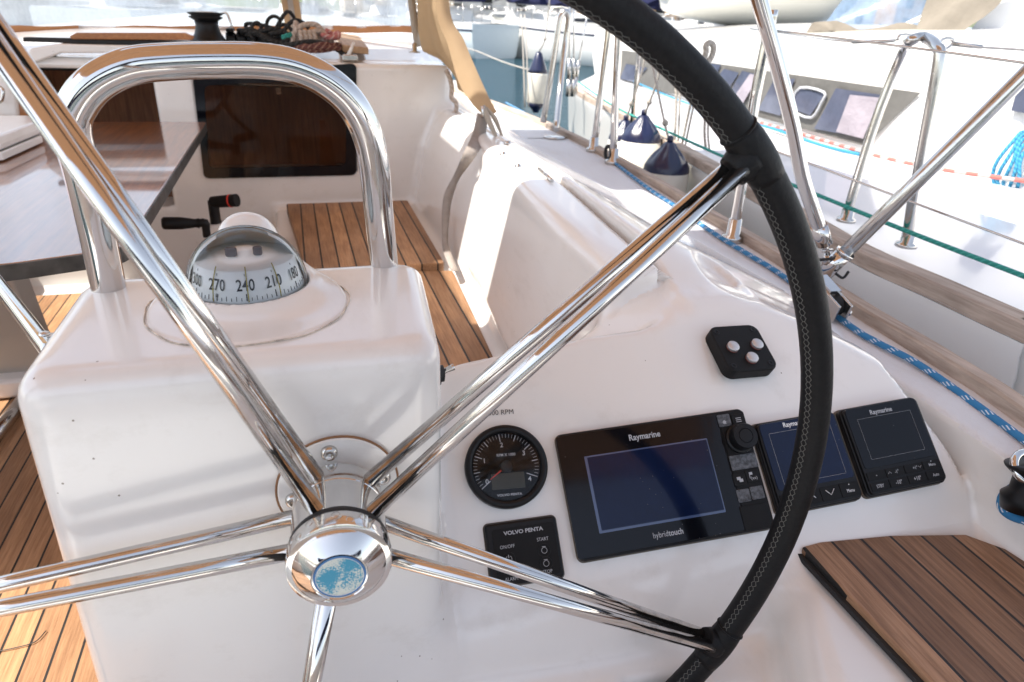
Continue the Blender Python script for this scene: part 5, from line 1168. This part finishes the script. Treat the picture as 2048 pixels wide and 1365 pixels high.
# ------------------------------------------------------------------ neighbouring yacht
NZ = -.47
nb = empty('neighbour_yacht', (2.4, 2, -1.7), 'white sailing yacht moored alongside with beige hood and grey window cover', 'sailing yacht')
edge_px = [(2300, 790), (2048, 683), (1850, 590), (1700, 520), (1560, 432), (1470, 380), (1400, 338), (1330, 296), (1270, 258), (1225, 228), (1170, 200), (1135, 176)]
Ek = [atz(px, py, NZ) for px, py in edge_px]; E_ = catmull([V(Ek[0].x+.10, Ek[0].y-4.2, NZ), V(Ek[0].x-.02, Ek[0].y-2.2, NZ)]+Ek, 4)
mb = MB(); rows = []
for p in E_: rows.append([V(p.x+dx, p.y, z) for dx, z in ((.0, NZ-.005), (.0, NZ-.03), (.012, NZ-.07), (.03, -.75), (.10, -1.1), (.30, -1.5), (.55, -1.9))])
mb.grid(rows); mb.build('hull', gel_out, nb)
mb = MB(); rows = [[V(p.x, p.y, NZ-.004), V(p.x+.0, p.y, NZ+.026), V(p.x+.006, p.y, NZ+.030), V(p.x+.050, p.y, NZ+.030), V(p.x+.055, p.y, NZ-.004)] for p in E_]
mb.grid(rows, smooth=False); mb.build('toe_rail', weathered, nb)
base_px = [(2300, 400), (2048, 372), (1900, 350), (1720, 312), (1620, 285), (1520, 252), (1430, 222), (1340, 190), (1260, 165), (1190, 150)]
Bx = [atz(px, py, NZ) for px, py in base_px]; ex_ = [V(.25, -4.2, 0), V(.05, -2.2, 0)]; B_ = catmull([Bx[0]+d_ for d_ in ex_]+Bx, 4)
def resamp(L_, n):
    d_ = [0]
    for i in range(1, len(L_)): d_.append(d_[-1]+(L_[i]-L_[i-1]).length)
    t = np.linspace(0, d_[-1], n); xs_ = [np.interp(t, d_, [p[k] for p in L_]) for k in range(3)]
    return [V(*[float(xs_[k][i]) for k in range(3)]) for i in range(n)]
Er, Br = resamp(E_, 40), resamp(B_, 40)
mb = MB(); mb.grid([[a.lerp(b, t) for t in (0, .33, .66, 1)] for a, b in zip(Er, Br)]); mb.build('side_deck', gelcoat('deck_gelcoat', (.74, .74, .76), .45, dirt=False), nb)
# cabin side: leaning surface from the deck line up to the roof edge
top_px = [(2300, 100), (2048, 90), (1900, 82), (1720, 72), (1620, 68), (1520, 62), (1430, 62), (1340, 64), (1260, 66), (1190, 70)]
T_ = []
Bk = [atz(px, py, NZ) for px, py in base_px]
for (px, py), b in zip(top_px, Bk):
    d_ = b.y+.16; T_.append(aty(px, py, d_) if b.y > .3 else aty(px, py, d_))
Tc = catmull([T_[0]+d_ for d_ in ex_]+T_, 4)
cab_n = MB(); cab_n.grid([[a.lerp(b, t)+V(-.02*math.sin(t*PI), 0, .0) for t in np.linspace(0, 1, 7)] for a, b in zip(B_, Tc)]); cab_n.build('cabin_side', gel_out, nb)
mb = MB(); mb.grid([[p, p+V(.5, .2, .05), p+V(1.6, .5, .05)] for p in Tc]); mb.build('cabin_roof', gel_out, nb)
# function giving a point just proud of the cabin side
def cabpt(px, py, off=.012):
    best = None
    for i in range(len(B_)-1):
        b, c_, a = B_[i], B_[i+1], Tc[i]; n_ = (c_-b).cross(a-b).normalized(); r = V(ray(px, py).tolist()); den = r.dot(n_)
        if abs(den) < 1e-6: continue
        if n_.dot(r) > 0: n_ = -n_
        p = r*(((b+n_*(off+.015)).dot(n_))/r.dot(n_)); s = (p-b).dot((c_-b))/(c_-b).length_squared
        e_ = abs(s-.5)
        if best is None or e_ < best[0]: best = (e_, p)
    return best[1]
def cabpatch(pts, name, mat, off=.012, parent=nb, n=14, m=5, **kw):
    tl_, tr_, br_, bl_ = [V(p[0], p[1], 0) for p in pts]; rows = []
    for j in range(m+1):
        rows.append([cabpt(*(tl_.lerp(tr_, i/n).lerp(bl_.lerp(br_, i/n), j/m))[:2], off) for i in range(n+1)])
    mb = MB(); mb.grid(rows); return mb.build(name, mat, parent, **kw)
wcov = empty('window_cover', cabpt(1600, 220), 'grey canvas cover with clear panes stretched over the neighbour cabin windows', 'window cover')
cabpatch([(1240, 100), (1842, 186), (1730, 292), (1240, 160)], 'cover_cloth', greycanvas, .010, wcov, 30)
for i, p in enumerate([[(1252, 128), (1295, 136), (1268, 165), (1240, 158)], [(1398, 124), (1442, 130), (1424, 168), (1385, 160)], [(1448, 138), (1478, 146), (1450, 190), (1412, 180)], [(1484, 142), (1518, 150), (1480, 212), (1450, 202)], [(1548, 160), (1590, 158), (1560, 232), (1516, 220)], [(1598, 177), (1650, 188), (1620, 232), (1580, 216)], [(1672, 177), (1762, 190), (1725, 276), (1628, 258)]]):
    cabpatch(p, 'window_pane', bluewin, .018, wcov, 6, 4)
c_ = MB()
fr_pts = [cabpt(*q, .022) for q in ((1600, 176), (1648, 185), (1643, 205), (1622, 236), (1586, 222), (1584, 208))]; c_.tube(fr_pts, .006, n=6, closed=True, res=3); c_.build('pane_frame', greyprint, wcov)
cabpatch([(1700, 190), (1760, 196), (1726, 278), (1672, 264)], 'curtain', towel, .024, wcov, 8, 4, label='pink cloth hanging in the rear window')
cabpatch([(1500, 148), (1518, 152), (1485, 208), (1464, 200)], 'curtain', towel, .024, wcov, 6, 4, label='pink cloth hanging in the forward window')
# ropes on the neighbour deck edge
def dline(pts, name, r, mat, label, z=NZ+.012, cat='rope'):
    P_ = [atz(a, b, z) for a, b in pts]
    if pts[-1][0] > 2100: P_ = P_[:-1]+[P_[-1], P_[-1]+(P_[-1]-P_[-2]).normalized()*.5, P_[-1]+(P_[-1]-P_[-2]).normalized()*1.2]
    mb = MB(); mb.tube(P_, r, n=8, res=6); tag(mb.build(name, mat), label, cat)
dline([(1500, 240), (1600, 268), (1720, 303), (1800, 323), (1900, 342), (2048, 362), (2200, 380)], 'jib_sheet', .0075, rope_red, 'red and white rope lying along the foot of the neighbour cabin', NZ+.03)
dline([(1380, 205), (1460, 232), (1540, 256), (1640, 290), (1720, 310)], 'deck_line', .007, rope_cyan, 'light blue rope beside the red and white one', NZ+.02)
dline([(1260, 160), (1330, 190), (1400, 216), (1460, 238)], 'deck_line', .006, rope_cyan, 'pale blue rope on the far foredeck behind the wheel rim', NZ+.02)
dline([(1154, 162), (1223, 210), (1308, 251), (1461, 320), (1629, 388), (1822, 466), (2048, 553), (2200, 615)], 'spring_line', .0052, rope_green, 'thin green line running above the neighbour side deck', NZ+.07)
# neighbour stanchion hoop and lifelines
g_ = empty('guard_hoop', atz(1750, 460, NZ), 'tall inverted-U stanchion hoop standing on the neighbour rail', 'hoop')
h0 = atz(1692, 440, NZ+.03); h1 = atz(1812, 490, NZ+.03)
mb = MB(); mb.tube([h0, aty(1705, 390, h0.y), aty(1752, 240, h0.y), aty(1806, 105, h0.y-.02), aty(1822, 82, (h0.y+h1.y)/2), aty(1850, 76, (h0.y+h1.y)/2), aty(1874, 95, h1.y+.03), aty(1877, 125, h1.y+.01), aty(1845, 300, h1.y), aty(1826, 400, h1.y), h1], .0115, n=14, res=5); mb.build('hoop_tube', steel2, g_)
for p in (h0, h1): mb = MB(); mb.lathe([(.024, -.004), (.022, .004), (.015, .007), (.015, .03), (.0125, .032)], p, None, 16); mb.build('foot', steel2, g_)
yh = h0.y
mb = MB(); mb.tube([aty(1872, 100, yh), aty(1885, 80, yh), aty(1905, 80, yh), aty(1902, 92, yh), aty(1880, 106, yh)], .004, n=8, res=3); mb.tube([aty(1905, 88, yh), aty(1960, 95, yh-.05), aty(2060, 101, yh-.1), aty(2150, 106, yh-.2)], .0028, n=8); mb.tube([aty(1905, 88, yh), aty(1965, 95, yh-.05)], .0055, n=8); tag(mb.build('lifeline', steel2), 'neighbour lifeline with turnbuckle leading right from the hoop', 'lifeline')
mb = MB(); mb.tube([aty(1705, 85, yh+.1), aty(1790, 82, yh)], .004, n=8); mb.tube([aty(1795, 82, yh), aty(1800, 71, yh), aty(1822, 72, yh), aty(1828, 84, yh)], .0035, n=8, res=2); mb.tube([aty(1705, 85, yh+.1), aty(1640, 78, yh+.3), aty(1500, 58, yh+.8)], .002, n=6); tag(mb.build('lifeline', steel2), 'neighbour lifeline leading left from the top of the hoop', 'lifeline')
s5 = atz(1264, 248, NZ+.02); e = empty('stanchion', s5, 'neighbour stanchion visible between the hanging fender lines', 'stanchion'); mb = MB(); mb.tube([s5, aty(1279, 105, s5.y), aty(1282, 60, s5.y)], .0115, n=12); mb.build('tube', steel2, e)
# coil of cyan rope hanging at the right edge
cc_ = V(ray(2046, 340).tolist()); cc_ = cabpt(2060, 335, .04); sc_ = cc_.length/1.9; mb = MB()
for k in range(5):
    mb.tube([cc_+V((.034+.004*k)*math.cos(a)*.9, .01*k+.006*math.sin(3*a+k), (.052+.004*k)*math.sin(a))*sc_ for a in np.linspace(0, 2*PI, 26)[:-1]], .0062, n=8, closed=True)
tag(mb.build('rope_coil', rope_cyan), 'thick light blue rope coil hanging at the right edge', 'rope')
# grey knotted line standing by the window cover
k0 = aty(1418, 95, 1.9); mb = MB(); mb.tube([aty(*p, 2.0) for p in ((1405, 125), (1412, 105), (1412, 92), (1420, 86), (1427, 94), (1424, 112), (1414, 128))], .009, n=10, res=5); tag(mb.build('knotted_line', rope_grey), 'grey knotted rope end sticking up beside the wheel rim', 'rope')
# shrouds of the neighbour
for i, (a, b, lb) in enumerate((((1141, -40), (1138, 160), 'left one of two thin shrouds rising beside the hoop'), ((1147, -40), (1148, 160), 'right one of two thin shrouds rising beside the hoop'), ((1180, 0), (1152, 155), 'slanting shroud right of the pair beside the hoop'))):
    y_ = 4.3; p0_ = aty(*b, y_); e = empty('shroud', p0_, lb, 'shroud'); mb = MB(); mb.tube([p0_, aty(*a, y_)], .006, n=8); mb.build('wire', steel2, e)
    mb = MB(); mb.tube([p0_, p0_.lerp(aty(*a, y_), .22)], .014, n=8); mb.tube([p0_-V(0, 0, .10), p0_], .016, n=8); mb.build('turnbuckle', steel2, e)
# hood of the neighbour
nh = empty('sprayhood', aty(1800, 80, 2.6), 'beige canvas hood with clear window on the neighbour yacht', 'sprayhood')
def hood(px, py, dx=0): return atp(px, py, (2.6, 2.6, 0), (-.75, -.62, .25))
def hoodp(pts, name, mat, off=0, n=10, m=6):
    tl_, tr_, br_, bl_ = [hood(*p) for p in pts]; rows = [[tl_.lerp(tr_, i/n).lerp(bl_.lerp(br_, i/n), j/m)+V(-off, -off, .02*math.sin(i*.9+j)) for i in range(n+1)] for j in range(m+1)]
    mb = MB(); mb.grid(rows); mb.build(name, mat, nh)
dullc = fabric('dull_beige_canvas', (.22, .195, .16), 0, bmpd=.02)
hoodp([(1712, -20), (1884, -20), (1835, 62), (1632, 56)], 'clear_window', clear_mat('blue_vinyl', (.30, .42, .58), .75))
hoodp([(1635, 50), (1835, 56), (1880, 100), (1605, 66)], 'lower_canvas', dullc, .03)
hoodp([(1870, -40), (2040, -40), (1895, 98), (1826, 70)], 'side_canvas', dullc, .05)
hoodp([(2040, -40), (2400, -40), (2400, 110), (1896, 98)], 'boom_tent', fabric('white_canvas', (.74, .74, .74), .2), .0)
cabpatch([(2035, 175), (2100, 150), (2100, 235), (2022, 222)], 'portlight', bluewin, .02, nb, 4, 3)

# ------------------------------------------------------------------ boats further off
def far_boat(loc, ang, Ln, bm, fb, label, cabin=True, cover=navy, hullm=gel_out, mast=True, fenders=0, name='moored_yacht'):
    c, s = math.cos(ang), math.sin(ang); loc = V(loc)
    def T(x, y, z): return loc+V(x*c-y*s, x*s+y*c, z)    # y forward
    e = empty(name, loc, label, 'sailing yacht' if mast else 'motor boat', 'boats moored across the water' if False else None)
    mb = MB(); rows = []
    for i in range(17):
        t = i/16; hw = bm/2*(1-max(0, (t-.35)/.65)**2.2)*(.86+.14*min(1, t*3)); y = Ln*t; sh_ = fb*(1+.18*t*t)
        rows.append([T(sx*hw*w_, y+(0 if w_ > .5 else -.0), z_) for sx, w_, z_ in ((-1, 1, sh_), (-1, 1.0, sh_*.6), (-1, .9, .1), (-1, .6, -.3), (1, .6, -.3), (1, .9, .1), (1, 1, sh_*.6), (1, 1, sh_))])
    mb.grid(rows); mb.add(rows[0], [tuple(range(8))], smooth=False); hl_ = mb.build('hull', hullm, e)
    mb = MB(); mb.grid([[r[0]-V(0, 0, .02), (r[0]+r[7])/2+V(0, 0, .04), r[7]-V(0, 0, .02)] for r in rows]); mb.build('deck', gel_out, e)
    mb = MB(); mb.tube([r[0]*.5+r[1]*.5 for r in rows], .035, n=6); mb.tube([r[6]*.5+r[7]*.5 for r in rows], .035, n=6); mb.build('rubbing_strake', navy, e)
    if cabin:
        mb = MB(); vs = [T(sx*bm*.5*w_, Ln*y_, fb*1.05+z_) for y_, z_, w_ in ((.28, .0, .62), (.30, .42, .54), (.58, .36, .46), (.74, .02, .34)) for sx in (-1, 1)]
        mb.add(vs, [(0, 1, 3, 2), (2, 3, 5, 4), (4, 5, 7, 6), (0, 2, 4, 6), (1, 7, 5, 3)], smooth=False); cb2 = mb.build('cabin', gel_out, e, bevel=.03)
        for sx in (-1, 1):
            mb = MB(); mb.prism([T(sx*(bm*.5*w_+.012), Ln*y_, fb*1.05+z_) for y_, z_, w_ in ((.33, .12, .595), (.33, .30, .565), (.55, .27, .490), (.57, .12, .50))], V(c*sx*.01, s*sx*.01, 0)); mb.build('window', glassb, cb2)
    mb = MB(); hz = fb*1.0+.75
    for k in range(6):
        for sx in (-1, 1):
            p = rows[1+k*2+(k > 2)][0 if sx < 0 else 7]; mb.tube([p, p+V(0, 0, .6)], .013, n=6)
    for sx in (0, 7): mb.tube([rows[j][sx]+V(0, 0, .6) for j in range(1, 15)], .007, n=5); mb.tube([rows[j][sx]+V(0, 0, .32) for j in range(1, 15)], .007, n=5)
    mb.tube([rows[0][0]+V(0, 0, .0), rows[0][0]+V(0, 0, .7), rows[0][7]+V(0, 0, .7), rows[0][7]], .014, n=6); mb.build('railing', steel2, e)
    if mast:
        mb = MB(); mb.tube([T(0, Ln*.55, fb), T(0, Ln*.55, fb+11)], .07, n=10); mb.build('mast', white, e)
        mb = MB(); mb.tube([T(0, Ln*.54, fb+1.15), T(0, Ln*.30, fb+1.1), T(0, Ln*.10, fb+1.0)], [.20, .28, .18], n=10, res=4); mb.build('boom_cover', cover, e)
        mb = MB(); rows2 = [[T((-1+2*i/8)*bm*.33, Ln*(.22+.09*j), fb+.75+.38*math.cos((i/8-.5)*2.2)+.12*j*(3-j)) for i in range(9)] for j in range(4)]; mb.grid(rows2); mb.build('hood', cover, e)
    for k in range(fenders):
        t = .25+.14*k; j = int(t*16); p = rows[j][0]; mb = MB(); mb.lathe([(.02, -.15), (.11, -.28), (.11, -.85), (.03, -.98), (.0001, -.98)], p+V(-c*.10, -s*.10, 0), None, 16)
        mb.tube([p, p+V(-c*.10, -s*.10, -.15)], .01, n=5); mb.build('fender', gel_out, e)
    return e
WZ = -1.75
def wp(px, py): return atz(px, py, WZ)
b1_ = wp(1000, 118); far_boat((b1_.x-.2, b1_.y, WZ), .45, 9, 3.1, 1.35, hullm=gelcoat('shade_tinted_hull', (.58, .64, .66), .3, dirt=False), label= 'white yacht with blue-shadowed side, stern nearest, left across the water', fenders=2)  # teal tint puts the shaded side into the hull colour
far_boat((b1_.x-9, b1_.y+4, WZ), -.3, 10, 3.2, 1.3, 'white yacht under a navy cover behind the hood edge', cover=navy)
b2_ = wp(1140, 92); far_boat((b2_.x+.6, b2_.y-1.0, WZ), .35, 10, 3.3, 1.5, hullm=gelcoat('blue_shade_hull', (.60, .66, .70), .3, dirt=False), label= 'white yacht with hanging fenders right of the first one across the water', fenders=3)  # bluish hull colour stands in for shade on a white hull
far_boat((b2_.x+5, b2_.y+5, WZ), .3, 10, 3.2, 1.4, 'white yacht lying behind the shrouds')
b3_ = wp(1330, 60); far_boat((14.5, 22, WZ), .25, 9, 3.0, 1.3, 'white motor boat with dark cabin windows above the wheel rim', mast=False, fenders=0, name='motor_boat')
far_boat((15, 24, WZ), .5, 11, 3.3, 1.4, 'white yacht far behind near the quay')
far_boat((-6, 26, WZ), -.2, 11, 3.4, 1.4, 'white yacht far ahead seen through the clear hood window')
far_boat((-12, 16, WZ), .3, 10, 3.2, 1.4, 'white yacht to port seen faintly through the hood window')
for i, (x, y, a, fbh) in enumerate(((4.5, 34, -.15, 1.4), (8.5, 37, .0, 1.5), (12.5, 35, .1, 1.4), (17, 37, .05, 1.5), (22, 38, .1, 1.5), (0.5, 39, -.1, 1.4), (-5, 40, .0, 1.4), (28, 41, .1, 1.5))):
    o_ = far_boat((x, y, WZ), a, 10.5, 3.5, fbh, 'white yacht moored in the packed row far across the water', fenders=2); o_['group'] = 'yachts in the far row'
# hull of the tender hanging over the neighbour's far side
td = empty('tender', atp(1560, 20, (3.6, 4.5, 0), (0, 1, 0)), 'pale hull of a raised dinghy resting behind the neighbour cabin', 'dinghy')
mb = MB(); rows = []
for i in range(21):
    t = i/20; px = 1370+ (1760-1370)*t; prof = math.sin(min(1, t*1.25+.05)*PI*.5)**.6*(1-max(0, (t-.62)/.38)**2*.8)
    mid = aty(px, 6, 4.6); low = aty(px, 4+ 55*prof, 4.6); hgt_ = (mid-low).z+.02
    rows.append([V(mid.x, 4.6+.55*math.cos(a)*prof, mid.z+.22-math.sin(-a)*-1*(hgt_+.22)*1.0) if 0 else V(mid.x, 4.9-.6*math.cos(a)*max(.2, prof), mid.z+.35-(hgt_+.35)*math.sin(a)) for a in np.linspace(0, PI, 11)])
mb.grid(rows); mb.build('hull', gelcoat('cream_hull', (.60, .59, .54), .4, dirt=False), td)
mb = MB(); mb.tube([r[2]+V(0, -.02, 0) for r in rows], .012, n=6); mb.build('rub_strip', rubber, td)

# ------------------------------------------------------------------ water, quay, hillside
def water_mat():
    m, nt, b = newmat('water'); b.inputs['Base Color'].default_value = (.004, .045, .068, 1); b.inputs['Roughness'].default_value = .04; b.inputs['IOR'].default_value = 1.33; b.inputs['Specular IOR Level'].default_value = .6
    n = noise(nt, 3.2, 4, .6, stretch=(1, 2.2, 1)); n2 = noise(nt, 11, 3, .5, stretch=(1, 1.8, 1))
    a = N(nt, 'ShaderNodeMath', operation='MULTIPLY_ADD'); a.inputs[1].default_value = .35; nt.links.new(n2.outputs['Fac'], a.inputs[0]); nt.links.new(n.outputs['Fac'], a.inputs[2])
    bump(nt, b, a.outputs[0], .25, 1.); return m
mb = MB(); s_ = 600; mb.poly([V(-s_, -s_, WZ), V(s_, -s_, WZ), V(s_, s_, WZ), V(-s_, s_, WZ)]); tag(mb.build('water', water_mat()), kind='structure')
quay_m = plain('quay_stone', (.34, .30, .25), .85, nz=2.)
mb = MB(); mb.box((40, 62, WZ+.6), (260, 12, 1.6)); tag(mb.build('quay', quay_m), kind='structure')
hm = plain('hill', (.09, .11, .06), .95, nz=.08, var=.5)
mb = MB(); rows = [[V(x, 110+j*22, WZ+(j*3.2+3*math.sin(x*.03+j)+2*math.sin(x*.011)) if j else WZ) for x in range(-260, 420, 20)] for j in range(6)]; mb.grid(rows); tag(mb.build('hillside', hm), kind='structure')
rnd = random.Random(11); wallm = [plain('wall_cream', (.55, .47, .36), .9, nz=1.), plain('wall_white', (.62, .60, .56), .9, nz=1.), plain('wall_ochre', (.48, .32, .18), .9, nz=1.)]; roofm = plain('roof_tile', (.30, .12, .07), .9, nz=3.)
spots = [(10, 72, 'cream quay building far left'), (22, 74, 'white quay building second from the left'), (33, 72, 'ochre quay building in the middle of the row'), (45, 75, 'cream quay building with the widest front'), (58, 73, 'white quay building toward the right'), (72, 75, 'ochre quay building at the right end of the row')]
for i, (x, y, lb) in enumerate(spots):
    w_, d__, h_ = 8+rnd.random()*4, 7, 4+rnd.random()*3; z0 = WZ+1.4
    e = empty('quay_building', (x, y, z0), lb, 'building'); mb = MB(); mb.box((x, y, z0+h_/2), (w_, d__, h_)); wl = mb.build('wall', wallm[i % 3], e)
    mb = MB(); mb.prism([V(x-w_/2-.3, y-d__/2-.3, z0+h_), V(x-w_/2-.3, y+d__/2+.3, z0+h_), V(x-w_/2-.3, y, z0+h_+1.6)], (w_+.6, 0, 0)); mb.build('roof', roofm, e)
    for a in range(3):
        for b in range(2): mb = MB(); mb.box((x+(a-1)*w_/3.4, y-d__/2-.03, z0+1.3+b*h_*.45), (1.0, .06, 1.2)); mb.build('window', glassb, wl)

# ------------------------------------------------------------------ light
sd_ = V(.53, .04, -.85).normalized(); sl = bpy.data.lights.new('sun', 'SUN'); sl.energy = 4.0; sl.angle = math.radians(.5); sl.color = (1, .94, .85)
so = bpy.data.objects.new('sun', sl); COL.objects.link(so); so.rotation_mode = 'QUATERNION'; so.rotation_quaternion = sd_.to_track_quat('-Z', 'Y')
w_ = bpy.data.worlds.new('World'); S.world = w_; w_.use_nodes = True; nt = w_.node_tree; bg = nt.nodes['Background']
sky = nt.nodes.new('ShaderNodeTexSky'); sky.sky_type = 'NISHITA'; sky.sun_disc = False; ts = -sd_
sky.sun_elevation = math.asin(ts.z); sky.sun_rotation = math.atan2(ts.x, ts.y); sky.air_density = 1.; sky.dust_density = 1.2
hs_ = nt.nodes.new('ShaderNodeHueSaturation'); hs_.inputs['Saturation'].default_value = .55; nt.links.new(sky.outputs[0], hs_.inputs['Color']); nt.links.new(hs_.outputs[0], bg.inputs[0]); bg.inputs[1].default_value = .14
S.view_settings.view_transform = 'Standard'; S.view_settings.look = 'None'; S.view_settings.gamma = 1; S.view_settings.exposure = 1.27
S.cycles.max_bounces = 10; S.cycles.transparent_max_bounces = 12; S.cycles.sample_clamp_indirect = 6; S.cycles.use_denoising = True
